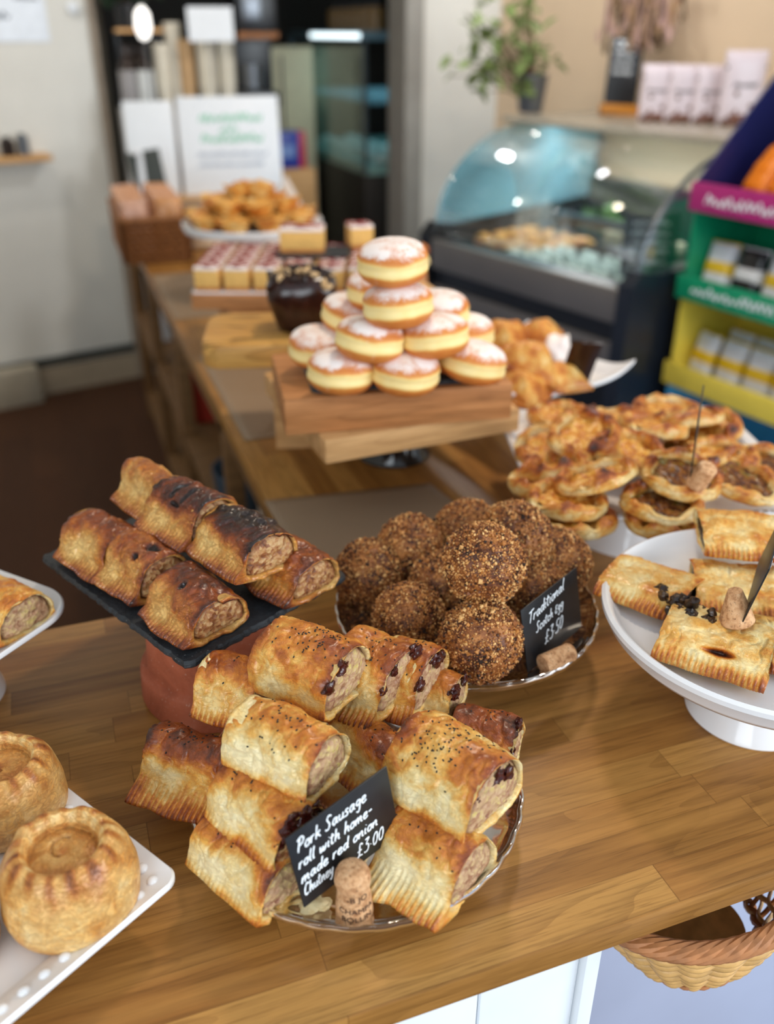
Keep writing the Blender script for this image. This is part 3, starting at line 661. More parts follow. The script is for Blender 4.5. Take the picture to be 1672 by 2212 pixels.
for z in (0.10, 0.46):
    MB().box(0.262, 0.80, 1.0, 3.94, z, z+0.022, bev=0.002).build('shelf', M['shelfwood'], sh)
MB().box(0.262, 0.28, 1.0, 3.94, 0.79, 0.872).build('apron', M['shelfwood'], sh)
MB().box(0.80, 0.83, 0.98, 3.94, 0.0, 0.872).build('back_panel', M['bluepanel'], sh)

# ------------------------------------------------------------------ paper sheets on the worktop
M['paper'] = plain('brown_parchment_paper', S(150, 126, 100), 0.6, var=0.05, vs=8)
def sheet(label, pts, z, mat=M['paper']):
    n = 18; a, b_, c, d = [np.array(p) for p in pts]; V = []
    for i in range(n+1):
        for j in range(n+1):
            u, v = i/n, j/n; p = (a*(1-u)+b_*u)*(1-v)+(d*(1-u)+c*u)*v; V.append((p[0], p[1], z+0.0012+0.0012*float(vnoise(np.array([[u*3, v*3, z*9]]), 4)[0])))
    Fs = [(i*(n+1)+j, (i+1)*(n+1)+j, (i+1)*(n+1)+j+1, i*(n+1)+j+1) for i in range(n) for j in range(n)]
    o = mesh_obj('parchment_sheet', V, Fs, mat); md = o.modifiers.new('t', 'SOLIDIFY'); md.thickness = 0.0004
    return tag(o, label, 'paper sheet', 'parchment sheets')
sheet('translucent brown parchment sheet behind the burnt sausage rolls on the worktop', [(0.235, 1.215), (0.50, 1.185), (0.53, 0.93), (0.245, 0.95)], 0.9)
sheet('parchment sheet on the long worktop under the olive wood board', [(0.255, 1.95), (0.60, 1.95), (0.60, 1.45), (0.255, 1.45)], 0.9)
sheet('parchment sheet hanging by the worktop edge behind the iced squares', [(0.245, 2.75), (0.60, 2.75), (0.60, 2.25), (0.245, 2.25)], 0.9)

# ------------------------------------------------------------------ terracotta pot and slate
pot = MB().lathe([(0.0, 0.118), (0.060, 0.1185), (0.066, 0.1215), (0.0685, 0.121), (0.0695, 0.118), (0.0715, 0.095), (0.0738, 0.065), (0.0755, 0.044), (0.0758, 0.041), (0.0785, 0.0395), (0.0815, 0.038), (0.0835, 0.035), (0.0845, 0.02), (0.0855, 0.005), (0.0845, 0.001), (0.082, 0.0), (0.077, 0.0), (0.070, 0.10), (0.0, 0.105)], 96).build('terracotta_pot', M['terracotta'], loc=(0.093, 0.805, 0.9))
tag(pot, 'upturned terracotta flowerpot holding up the black slate tray', 'flowerpot')
def slab(name, cs, z0, z1, label, cat, seed=3, jag=0.0012, step=0.0045, mat=None, rad=0.004):
    pts = []; rng = random.Random(seed)
    for i in range(4):
        a, b_ = Vector(cs[i]), Vector(cs[(i+1) % 4]); n = int((b_-a).length/step); d = (b_-a).normalized(); nn = Vector((d.y, -d.x))
        for k in range(n):
            if k == 0: continue
            pts.append(a+(b_-a)*k/n+nn*rng.uniform(-jag, jag))
    n = len(pts); c = sum(pts, Vector((0, 0)))/n; V = []; Fs = []
    for lv, (z, s, rn) in enumerate([(z0, 0.985, 0.3), (z0+(z1-z0)*0.35, 1.0, 1), (z0+(z1-z0)*0.7, 0.995, 1), (z1, 0.982, 0.6)]):
        for p in pts:
            q = c+(p-c)*s; V.append((q.x+rng.uniform(-1, 1)*jag*0.3*rn, q.y+rng.uniform(-1, 1)*jag*0.3*rn, z))
    for l in range(3):
        for i in range(n): Fs.append((l*n+i, l*n+(i+1) % n, (l+1)*n+(i+1) % n, (l+1)*n+i))
    Fs.append(tuple(range(n))[::-1]); Fs.append(tuple(range(3*n, 4*n)))
    o = mesh_obj(name, V, Fs, mat or M['slate'], smooth=False); return tag(o, label, cat)
slab('slate_tray', [(-0.075, 0.926), (0.049, 0.675), (0.235, 0.774), (0.111, 1.025)], 1.022, 1.030, 'black slate tray on the flowerpot, loaded with dark-baked sausage rolls', 'tray')

# ------------------------------------------------------------------ glass plates
def glass_plate(label, loc, foot_h):
    root = thing('glass_cake_plate', label, 'plate', loc, (0, 0, 0))
    z = foot_h; wav = 34
    prof = [(0.0, z), (0.10, z), (0.122, z+0.0005), (0.136, z+0.004), (0.143, z+0.009), (0.1455, z+0.0125), (0.1475, z+0.0120), (0.1482, z+0.0085), (0.1455, z+0.002), (0.139, z-0.003), (0.122, z-0.0045), (0.05, z-0.0048), (0.0, z-0.0048)]
    def rf(i, r, zz, th):
        k = sstep(0.125, 0.146, r) if r > 0.12 else 0
        s = np.abs(np.sin(wav*th/2))
        return r*(1+0.010*k*s)+0*th, zz+0.0022*k*s*(1 if i < 7 else 0.6)
    pr = np.array(prof); tt = np.linspace(0, len(pr)-1, 40); pr = [(float(np.interp(t, range(len(prof)), pr[:, 0])), float(np.interp(t, range(len(prof)), pr[:, 1]))) for t in tt]
    MB().lathe(pr, 204, rf=rf).build('plate_dish', M['glass'], root)
    # embossed scrolls on the underside of the dish
    mb = MB()
    for k in range(14):
        a = 2*math.pi*k/14; c0 = np.array([0.108*math.cos(a), 0.108*math.sin(a), z-0.0052])
        for sg in (1, -1):
            t = np.linspace(0.5, 7.5, 26); rr = 0.0028+0.0012*t
            mb.tube(np.stack([c0[0]+rr*np.cos(sg*t+a), c0[1]+rr*np.sin(sg*t+a), 0*t+c0[2]], -1), 0.0008, 6)
    for rad in (0.052, 0.072):
        t = np.linspace(0, 2*math.pi, 90, endpoint=False); mb.tube(np.stack([rad*(1+.06*np.sin(10*t))*np.cos(t), rad*(1+.06*np.sin(10*t))*np.sin(t), 0*t+z-0.0052], -1), 0.001, 6, closed=True)
    mb.build('embossed_scrolls', M['glass'], root)
    MB().lathe([(0.012, z-0.0052), (0.016, z*0.55), (0.030, z*0.22), (0.046, 0.004), (0.048, 0.0), (0.044, 0.0), (0.026, z*0.16), (0.0, z*0.2)], 60).build('foot', M['glass'], root)
    return root
glass_plate('clear glass plate with scalloped rim under the seeded sausage rolls', (0.1765, 0.568, 0.9), 0.030)
glass_plate('clear glass plate with scalloped rim under the scotch eggs', (0.372, 0.768, 0.9), 0.054)

# ------------------------------------------------------------------ seeded sausage rolls
G = 'seeded pork sausage rolls on the glass plate'
def R_(label, px, py, zb, yaw, **k):
    H = k.get('H', 0.047); p = on(px, py, zb+H*0.5); p.z = zb
    return roll(label, p, R(yaw), **k)
R_('seeded sausage roll lowest at the left, pale, its side behind the front price card', 540, 1845, 0.932, -62, L=0.088, W=0.062, H=0.046, seed=1, tone=-0.04, seeds=14, group=G, topb=0.7, fl=0.004)
R_('seeded sausage roll with forked crimped edge beside the standing cork', 940, 1830, 0.932, -58, L=0.074, W=0.070, H=0.052, seed=2, tone=-0.03, seeds=34, group=G, fl=0.022)
R_('brown seeded sausage roll with crimped flange at the far left of the pile', 425, 1640, 0.934, -42, L=0.085, W=0.058, H=0.050, seed=3, tone=0.18, seeds=30, group=G, fl=0.024)
R_('golden sausage roll with dark chutney end just behind the price card', 578, 1738, 0.966, -64, L=0.086, W=0.062, H=0.050, seed=4, tone=0.0, seeds=22, group=G, chut=14, fmat='meat_dark', fl=0.004)
R_('golden sausage roll half hidden in the middle of the pile with onion spilling', 800, 1615, 0.945, -66, L=0.08, W=0.055, H=0.054, seed=5, tone=0.10, seeds=16, group=G, chut=9)
R_('sausage roll with pink filling lying second from the top at the left', 617, 1603, 1.004, -52, L=0.086, W=0.064, H=0.052, seed=6, tone=-0.05, seeds=44, group=G, fl=0.002)
R_('large square seeded sausage roll at the right, on top of the crimped one', 978, 1657, 0.976, -62, L=0.088, W=0.084, H=0.060, seed=7, tone=0.0, seeds=90, group=G, fl=0.002, chut=3)
R_('brown sausage roll mostly hidden behind the large square one', 1048, 1592, 0.936, -40, L=0.06, W=0.06, H=0.056, seed=8, tone=0.25, seeds=12, group=G, chut=3)
R_('glazed golden sausage roll tucked behind the topmost one at the left', 512, 1475, 0.985, -40, L=0.06, W=0.060, H=0.050, seed=9, tone=0.10, seeds=8, group=G)
R_('topmost pale seeded sausage roll, broad end facing right', 670, 1427, 1.016, -52, L=0.084, W=0.078, H=0.058, seed=10, tone=0.0, seeds=70, group=G, fl=0.002, chut=4)
R_('seeded sausage roll second along the upper row with crimped edge', 812, 1432, 0.996, -54, L=0.062, W=0.085, H=0.050, seed=11, tone=0.08, seeds=40, group=G, fl=0.014, chut=8, rx=R(8))
R_('seeded sausage roll third along the upper row', 888, 1442, 0.984, -48, L=0.046, W=0.078, H=0.052, seed=12, tone=0.10, seeds=22, group=G, chut=5, rx=R(8))
R_('small sausage roll end at the right of the upper row with red onion', 943, 1490, 0.962, -46, L=0.045, W=0.056, H=0.044, seed=13, tone=0.02, seeds=0, group=G, chut=8)

# ------------------------------------------------------------------ dark sausage rolls on slate
G = 'dark baked sausage rolls on the slate tray'
def SR(label, px, py, zb, yaw, **k):
    k.setdefault('mat', 'pastry_dark'); k.setdefault('fmat', 'meat_dark'); k.setdefault('seeds', 0); k.setdefault('group', G); k.setdefault('fl', 0.013); k.setdefault('lump', 1.3)
    return R_(label, px, py, zb, yaw, **k)
SR('dark sausage roll nearest the front corner of the slate, cut end showing', 425, 1295, 1.031, -66, L=0.080, W=0.068, H=0.044, seed=31, tone=0.12, topb=0.55, slits=[(0.0, 1.9, 0.003, 0.12, 0.003)])
SR('sausage roll with cut end at the right corner of the slate', 632, 1222, 1.031, -62, L=0.072, W=0.070, H=0.044, seed=32, tone=0.10, topb=0.5)
SR('burnt topped sausage roll on top of the pile with open end facing right', 533, 1163, 1.066, -66, L=0.084, W=0.068, H=0.046, seed=33, tone=-0.06, topb=1.0, slits=[(-0.04, 1.45, 0.004, 0.14, 0.004), (0.2, 1.4, 0.004, 0.14, 0.004)], sq=0.7)
SR('dark sausage roll with two slits on top of the pile, middle of the upper row', 413, 1097, 1.068, -62, L=0.082, W=0.070, H=0.050, seed=34, tone=0.02, topb=0.75, slits=[(-0.12, 1.75, 0.003, 0.34, 0.004), (0.12, 1.75, 0.003, 0.34, 0.004), (0.02, 2.25, 0.007, 0.07, 0.003)])
SR('golden crusted sausage roll furthest back on the pile', 338, 1052, 1.068, -66, L=0.085, W=0.05, H=0.05, seed=35, tone=-0.10, topb=0.5)
SR('short sausage roll at left middle of the slate with a dark vent hole', 315, 1215, 1.031, -66, L=0.075, W=0.066, H=0.048, seed=36, tone=0.02, topb=0.5, slits=[(0.15, 2.1, 0.005, 0.12, 0.004), (0.2, 1.5, 0.009, 0.16, 0.004)])
SR('flaky sausage roll at the left end of the slate', 228, 1165, 1.031, -60, L=0.078, W=0.068, H=0.048, seed=37, tone=-0.02, topb=0.65)

# ------------------------------------------------------------------ scotch eggs
G = 'breadcrumbed scotch eggs'
eggm = []
for s in (1, 2, 3):
    mb = egg_mesh(s); o = mb.build('scotch_egg', M['crumb'], attr='tone'); eggm.append(o)
eggs = [
    (800, 1238, 0.985, 'scotch egg at the far left of the glass plate', 1.0), (890, 1188, 0.999, 'scotch egg standing behind at the back left of the plate', 1.02),
    (883, 1335, 0.988, 'dark scotch egg half behind the top sausage rolls', 0.94), (955, 1262, 0.992, 'scotch egg mostly hidden left of the topmost one', 0.95),
    (1045, 1218, 1.062, 'topmost pale scotch egg resting on the others', 1.03), (1112, 1163, 1.040, 'upper scotch egg just behind the topmost one', 1.02),
    (1008, 1150, 1.010, 'scotch egg at the very back, only its top showing', 0.98), (1200, 1216, 0.996, 'scotch egg at the right edge above the price card', 1.0),
    (1150, 1278, 0.990, 'scotch egg in shade behind the price card', 0.97), (1038, 1384, 1.001, 'front scotch egg with coarse crumbs beside the price card', 1.03)]
for i, (px, py, z, lb, s) in enumerate(eggs):
    src = eggm[i % 3]; o = src if i < 3 else src.copy()
    if i >= 3: col.objects.link(o)
    o.location = on(px, py, z); o.rotation_euler = (i*1.3, i*0.7, i*2.1); o.scale = (s, s, s); tag(o, lb, 'scotch egg', G)

# ------------------------------------------------------------------ price cards and corks
c1 = [lambda mb: write(mb, 'Pork Sausage', .006, .0555, .0120, xs=.90, rise=0.03), lambda mb: write(mb, 'roll with home-', .004, .0400, .0110, xs=.94, rise=0.02),
      lambda mb: write(mb, 'made red onion', .003, .0250, .0110, xs=.98, rise=0.02), lambda mb: write(mb, 'Chutney', .003, .0115, .0110, xs=.70, rise=0.06),
      lambda mb: write(mb, '£3.00', .053, .0080, .0125, xs=.90, rise=0.04)]
card('price_card', 'small chalkboard price card for the pork sausage rolls, reading £3.00', (0.0950, 0.4510, 0.9520), (R(-5), R(-6.5), R(20.5)), 0.0968, 0.0745, c1)
c2 = [lambda mb: write(mb, 'Traditional', .010, .0535, .0130, xs=1.0, rise=0.13), lambda mb: write(mb, 'Scotch Egg', .020, .0375, .0110, xs=.92, rise=0.12),
      lambda mb: write(mb, '£3.50', .032, .0165, .0145, xs=.95, rise=0.12)]
card('price_card', 'small chalkboard price card for the scotch eggs, reading £3.50', (0.385, 0.641, 0.9565), (R(-10), R(-3), R(27)), 0.101, 0.0745, c2)
pc = on(766, 1968, 0.932)
ck = cork('champagne cork standing upright in front of the sausage roll price card', (pc.x, pc.y, 0.9325), (R(2), R(-2), 0))
rr0 = lambda z: float(np.interp(z, [0, 0.0015, 0.010, 0.021, 0.028, 0.032, 0.035, 0.039], [0.01377, 0.01485, 0.01458, 0.0135, 0.01256, 0.01215, 0.0135, 0.01404]))+0.00045
cork_text(ck, [('BOLLIN', 0.0065, 0.0078, 0.25), ('CHAMPA', 0.0150, 0.0074, 0.25), ('-B JO', 0.0270, 0.0078, 0.35)], R(-112), rr0)
pc = on(1172, 1438, 0.966)
cork('champagne cork lying on its side behind the scotch egg price card', (pc.x, pc.y, 0.967), (R(86), 0, R(100)), h=0.038, r=0.0108, taper=.95)
p3 = on(1600, 1352, 1.044)
sc = [(lambda mb, k=k: scribble(mb, .006, .065-k*.0145, .088, .011, seed=k)) for k in range(4)]
az = math.degrees(math.atan2(p3.y, p3.x))
card('price_card', 'chalkboard price card seen edge-on, stuck among the flat pies', p3, (R(10), R(-8), R(az-2)), 0.105, 0.0745, sc)
cork('cork wedge holding the edge-on price card on the flat pies', (p3.x+0.006, p3.y+0.012, 1.041), (R(-10), R(-8), R(20)), h=0.034, r=0.0165, name='cork_wedge', taper=.45)
# flake of pastry
fk = MB(); fk.ball((0, 0, 0.002), 0.010, 16, 8, noise=0.9, seed=5, sc=(1.2, .8, .18))
o = fk.build('pastry_flake', M['pastry'], loc=tuple(on(682, 1958, 0.9345)), attr='brown'); tag(o, 'pale pastry flake on the glass plate below the price card', 'crumb')

# ------------------------------------------------------------------ white cake stand with flat pies
cs_ = thing('cake_stand', 'round white china cake stand at the right holding flat pies', 'cake stand', (0.6155, 0.568, 0.9))
MB().lathe([(0.0, 0.108), (0.136, 0.108), (0.147, 0.111), (0.155, 0.120), (0.160, 0.128), (0.164, 0.1305), (0.1675, 0.128), (0.1675, 0.123), (0.164, 0.120), (0.161, 0.110), (0.154, 0.102), (0.13, 0.097), (0.05, 0.095), (0.0, 0.095)], 120).build('plate', M['ceramic'], cs_)
MB().lathe([(0.044, 0.096), (0.036, 0.086), (0.034, 0.070), (0.037, 0.054), (0.046, 0.036), (0.056, 0.020), (0.0635, 0.008), (0.0655, 0.002), (0.064, 0.0), (0.058, 0.0), (0.04, 0.02), (0.0, 0.03)], 96).build('pedestal', M['ceramic'], cs_)
G = 'flat crimped pies on the white cake stand'
def FP(label, px, py, zb, yaw, **k):
    for a, v in dict(L=0.095, W=0.072, H=0.024, fl=0.012, fmat='mince', seeds=0, group=G, name='flat_pie', cat='pie', tone=0.06, topb=0.30, sq=0.42, yexp=0.8, th=0.003, lump=1.0, inset=0.004).items(): k.setdefault(a, v)
    return R_(label, px, py, zb, yaw, **k)
FP('flat golden pie at the left of the cake stand, alone on the china', 1408, 1262, 1.0095, -56, seed=41, L=0.088, W=0.078, rx=R(-3), H=0.026)
FP('flat pie in the middle of the stand beneath the stacked one', 1612, 1268, 1.0095, -32, seed=42, L=0.11, W=0.08, tone=0.04)
FP('broken flat pie at the front with dark filling bursting out', 1552, 1385, 1.0100, -50, seed=43, L=0.10, W=0.082, H=0.030, tone=0.0, slits=[(0.05, 2.62, 0.014, 0.18, 0.009)], rx=R(-3))
FP('flat pie stacked on top at the back of the cake stand', 1612, 1152, 1.036, -30, seed=44, L=0.10, W=0.085)
FP('flat pie at the right edge behind the broken one', 1735, 1395, 1.0095, -35, seed=45, L=0.09, W=0.075)
bf = MB(); p = on(1482, 1325, 1.030); rng = random.Random(4)
for k in range(60): bf.ball((rng.gauss(0, .009), rng.gauss(0, .012), abs(rng.gauss(.004, .006))), rng.uniform(.0035, .0085), 10, 7, noise=.7, seed=k)
o = bf.build('spilled_filling', M['mince'], loc=(p.x, p.y, 1.022), attr='brown'); tag(o, 'dark mushroom and meat filling spilling from the broken flat pie', 'filling')

# ------------------------------------------------------------------ rectangular china platters
def rrect(hx, hy, rad, n=14):
    pts = []
    for cx, cy, a0 in ((hx-rad, hy-rad, 0), (-hx+rad, hy-rad, 90), (-hx+rad, -hy+rad, 180), (hx-rad, -hy+rad, 270)):
        for k in range(n+1): a = R(a0+90*k/n); pts.append((cx+rad*math.cos(a), cy+rad*math.sin(a)))
    o = []
    for i in range(len(pts)):
        a, b_ = np.array(pts[i]), np.array(pts[(i+1) % len(pts)]); d = np.linalg.norm(b_-a); m_ = max(1, int(d/0.012))
        for k in range(m_): o.append(a+(b_-a)*k/m_)
    return np.array(o)
def platter(label, center, ang, hx, hy, z, rim=0.028, rise=0.012, beads=0.0, rad=0.02, flare=0.0, foot=None, name='china_platter'):
    root = thing(name, label, 'platter', (center[0], center[1], 0.9), (0, 0, ang)); h = z-0.9
    lv = [(0.0, rise), (0.0015, rise+0.002), (0.004, rise+0.001), (rim*0.5, rise*0.75), (rim*0.85, rise*0.5), (rim, 0.0), (rim+0.02, -0.001)]
    lo = [(0.0, rise-0.003), (0.003, rise-0.006), (rim*0.8, rise*0.4-0.006), (rim+0.004, -0.006), (rim+0.03, -0.007)]
    mb = MB(); base = rrect(hx, hy, rad); n = len(base)
    def ring(ins, zz):
        q = rrect(hx-ins, hy-ins, max(0.003, rad-ins*0.6)); q = base*np.array([(hx-ins)/hx, (hy-ins)/hy])
        c = np.abs(q[:, 0]/hx)*np.abs(q[:, 1]/hy); fz = flare*c**4
        return np.column_stack([q, h+zz+fz])
    rows = [ring(*a) for a in lo[::-1]]+[ring(*a) for a in lv]
    V = np.concatenate(rows); k = len(rows); Fs = [(i*n+j, i*n+(j+1) % n, (i+1)*n+(j+1) % n, (i+1)*n+j) for i in range(k-1) for j in range(n)]
    Fs += [tuple(range(n))[::-1], tuple((k-1)*n+j for j in range(n))]; mb.add(V, Fs)
    if beads:
        q = rrect(hx-rim*0.45, hy-rim*0.45, rad*0.7); L_ = np.r_[0, np.cumsum(np.linalg.norm(np.roll(q, -1, 0)-q, axis=1))]; m_ = int(L_[-1]/beads); qq = np.vstack([q, q[:1]])
        for t in np.linspace(0, L_[-1], m_, endpoint=False):
            x, y = np.interp(t, L_, qq[:, 0]), np.interp(t, L_, qq[:, 1]); mb.ball((x, y, h+rise*0.74), beads*0.30, 10, 6, sc=(1, 1, .8))
    mb.build('dish', M['ceramic'], root)
    if foot:
        MB().lathe([(foot*0.8, h-0.006), (foot*0.75, h*0.6), (foot*0.85, h*0.3), (foot*1.0, h*0.08), (foot*1.02, 0), (foot*0.9, 0), (0, h*0.1)], 72).build('foot', M['ceramic'], root)
    return root
a1 = R(122)
e1 = Vector((math.cos(a1), math.sin(a1))); e2 = Vector((math.cos(a1+R(90)), math.sin(a1+R(90)))); c0 = Vector((0.012, 0.513))
pcn = c0+e1*0.17+e2*0.14
platter('white china platter with pearl beaded rim at bottom left, carrying pork pies', pcn, a1, 0.17, 0.14, 0.938, rim=0.030, rise=0.012, beads=0.0165, rad=0.014, foot=0.07, name='beaded_platter')
def PP(label, px, py, seed, **k):
    p = on(px, py, 0.94+0.032); pork_pie(label, (p.x, p.y, 0.9385), seed*1.1, seed, **k)
PP('large golden pork pie nearest the front at bottom left', 150, 1890, 1, r=0.0510, h=0.071)
PP('pork pie behind the nearest one, cut by the left edge of the photo', 8, 1700, 2, r=0.050, h=0.066)
PP('third pork pie, just a sliver at the left edge of the photo', -172, 2010, 3, r=0.050, h=0.062)
# quiche platter on its stand
FL, BL, BR = Vector((0.504, 0.843)), Vector((0.614, 1.185)), Vector((0.962, 1.08)); ctr = (FL+BR)/2
aq = math.atan2(BR.y-BL.y, BR.x-BL.x)
platter('white footed platter with beaded rim piled with open cheese tarts', ctr, aq, 0.182, 0.180, 1.0, rim=0.026, rise=0.009, beads=0.011, rad=0.012, foot=0.105, name='footed_platter')
protos = [galette_proto(s, 'cheese') for s in (1, 2, 3)]+[galette_proto(s, 'olive') for s in (4, 5)]
used = set()
def GP(px, py, z, k, rx, ry, rz, label, s=1.0):
    p = on(px, py, z+0.008); p.z = z; pr = protos[k]
    if k not in used: used.add(k); pr.location = p; pr.rotation_euler = (R(rx), R(ry), R(rz)); pr.scale = (s,)*3; tag(pr, label, None, G)
    else: dup(pr, p, (R(rx), R(ry), R(rz)), label, G, s)
G = 'open pastry tarts piled on the beaded platter'
hid = 'open savoury tart buried among the back rows of the footed platter'
for a in [
    (1240, 1118, 1.003, 0, 0, 0, 10, 'bottom open tart at the front left of the footed platter'),
    (1440, 1122, 1.003, 1, 0, 0, 60, 'bottom open tart at the front, partly under the cake stand pies'),
    (1225, 1080, 1.018, 2, 3, 0, 100, 'second open tart up in the front left stack'),
    (1430, 1088, 1.020, 3, 0, 3, 30, 'second tart up in the front right stack with dark filling'),
    (1292, 1030, 1.040, 0, 20, 6, 200, 'bright open cheese tart topping the front left stack'),
    (1470, 1025, 1.040, 4, 12, -2, 20, 'dark-filled tart beneath the blurred cork on the footed platter'),
    (1205, 1010, 1.018, 1, 14, 16, 150, 'open tart leaning at the left rim of the footed platter'),
    (1180, 1050, 1.003, 2, 2, 6, 50, 'low open tart at the left edge of the footed platter'),
    (1600, 1035, 1.030, 3, 10, -8, 70, 'dark vegetable tart at the right end of the footed platter'),
    (1640, 1000, 1.010, 4, 0, 0, 170, 'lowest dark tart at the far right of the footed platter'),
    (1185, 965, 1.012, 0, 6, 12, 250, 'open cheese tart at the left behind the leaning one'),
    (1262, 938, 1.040, 1, 16, 6, 300, 'wide cheese tart on top at the back left of the footed platter'),
    (1210, 900, 1.012, 2, 0, 0, 20, hid), (1330, 910, 1.012, 0, 0, 0, 70, hid), (1410, 920, 1.034, 2, 10, 0, 120, 'cheese tart on top at the middle back of the footed platter'),
    (1360, 975, 1.030, 1, 8, -6, 40, 'cheese tart in the middle of the pile behind the cork'), (1430, 975, 1.010, 3, 0, 0, 90, hid), (1300, 990, 1.010, 4, 0, 0, 10, hid),
    (1490, 905, 1.030, 4, 14, -10, 210, 'red and green vegetable tart at the back right of the footed platter'), (1440, 885, 1.010, 0, 0, 0, 200, hid),
    (1530, 925, 1.012, 1, 10, -12, 330, 'pale-rimmed tart at the back right corner of the footed platter'), (1560, 985, 1.012, 2, 0, 0, 280, hid)]:
    GP(*a[:7], a[7])
pk = on(1495, 1020, 1.068)
cork('blurred cork holding the thin price card on the open tarts', (pk.x, pk.y-0.01, 1.056), (R(25), 0, R(10)), h=0.032, r=0.0125, taper=.95)
pk = on(1490, 1040, 1.062)
card('price_card', 'thin dark price card edge-on above the open tarts', (pk.x, pk.y, 1.060), (R(-2), R(-6), R(math.degrees(math.atan2(pk.y, pk.x))+0.5)), 0.09, 0.088, [])
# left dish with a pasty
platter('white rounded dish at the left edge with a sliced pasty on it', (-0.184, 0.878), R(42), 0.105, 0.105, 0.985, rim=0.018, rise=0.012, rad=0.05, foot=0.05, name='rounded_dish')
R_('sliced golden pasty with green flecked filling on the left dish', -16, 1296, 0.990, -52, L=0.108, W=0.072, H=0.045, seed=51, tone=0.12, topb=0.35, seeds=0, fl=0.008, name='pasty_slice', cat='pasty', group=None)
# ------------------------------------------------------------------ doughnut boards
def board(name, label, corner, ang, lx, ly, z0, z1, mat, cat='board', rad=0.0, bev=0.003):
    if rad: pts = [tuple(p+np.array([lx/2, ly/2])) for p in rrect(lx/2, ly/2, rad)]
    else: pts = [(0, 0), (lx, 0), (lx, ly), (0, ly)]
    o = MB().prism(pts, 0, z1-z0, bev=bev).build(name, mat, loc=(corner[0], corner[1], z0)); o.rotation_euler = (0, 0, ang)
    return tag(o, label, cat)
board('wooden_board', 'thick oak board directly under the sugared doughnuts', (0.252, 1.110), R(-8.5), 0.323, 0.20, 1.050, 1.103, M['oakboard'])
board('wooden_board', 'pale lower board jutting out crooked beneath the thick oak one', (0.298, 1.077), R(3), 0.305, 0.30, 1.014, 1.0495, M['lightboard'])
st = MB().lathe([(0, 0), (0.062, 0), (0.064, 0.004), (0.056, 0.02), (0.05, 0.05), (0.048, 0.1), (0.055, 0.111), (0, 0.1135)], 48).build('glass_stand', plain('smoked_dark_glass', S(34, 30, 28), 0.1), loc=(0.485, 1.315, 0.9))
tag(st, 'dark round stand in shadow beneath the two doughnut boards', 'stand')
a = R(-8.5); cs4 = [(0.040, 0.012), (0.292, 0.012), (0.292, 0.19), (0.040, 0.19)]
slab('slate_tray', [(0.252+x*math.cos(a)-y*math.sin(a), 1.110+x*math.sin(a)+y*math.cos(a)) for x, y in cs4], 1.1035, 1.110, 'small black slate beneath the bottom row of doughnuts', 'tray', seed=8, jag=0.001)
G = 'sugared jam doughnuts in a pyramid'
dm = [doughnut_mesh(s) for s in (1, 2, 3, 4)]; dp = []
for v in dm:
    o = mesh_obj('sugared_doughnut', v[0], v[1], M['doughnut'], None, True, v[2]); dp.append(o)
DN = [(735, 803, 1.138, 'left doughnut of the front bottom row', 0, 4), (874, 803, 1.138, 'middle doughnut of the front bottom row', 2, -5), (1014, 782, 1.138, 'right doughnut of the front bottom row', -5, -10),
      (688, 750, 1.140, 'doughnut at the far left, behind the bottom row', 0, 6), (793, 735, 1.183, 'left doughnut of the second tier', 3, 8), (943, 727, 1.183, 'right doughnut of the second tier', 0, 6),
      (1000, 722, 1.150, 'doughnut peeping out at the right behind the second tier', 0, 0), (755, 680, 1.180, 'doughnut behind the second tier at the left', 0, 10),
      (945, 672, 1.185, 'doughnut behind the third tier, pinkish side showing', 0, -4), (862, 661, 1.229, 'doughnut directly under the topmost one', 2, 4),
      (818, 628, 1.222, 'doughnut mostly hidden behind the upper two at the left', 0, 0), (850, 567, 1.282, 'topmost doughnut of the pyramid', 4, -3),
      (800, 760, 1.138, 'doughnut inside the pyramid behind the front row', 0, 0), (930, 760, 1.138, 'doughnut inside the pyramid behind the front row', 0, 0)]
for i, (px, py, z, lb, rx, ry) in enumerate(DN):
    o = dp[i % 4] if i < 4 else dp[i % 4].copy()
    if i >= 4: col.objects.link(o)
    p = on(px, py, z); o.location = (p.x, p.y, z-0.027); o.rotation_euler = (R(rx), R(ry), i*1.7); tag(o, lb, 'doughnut', G)

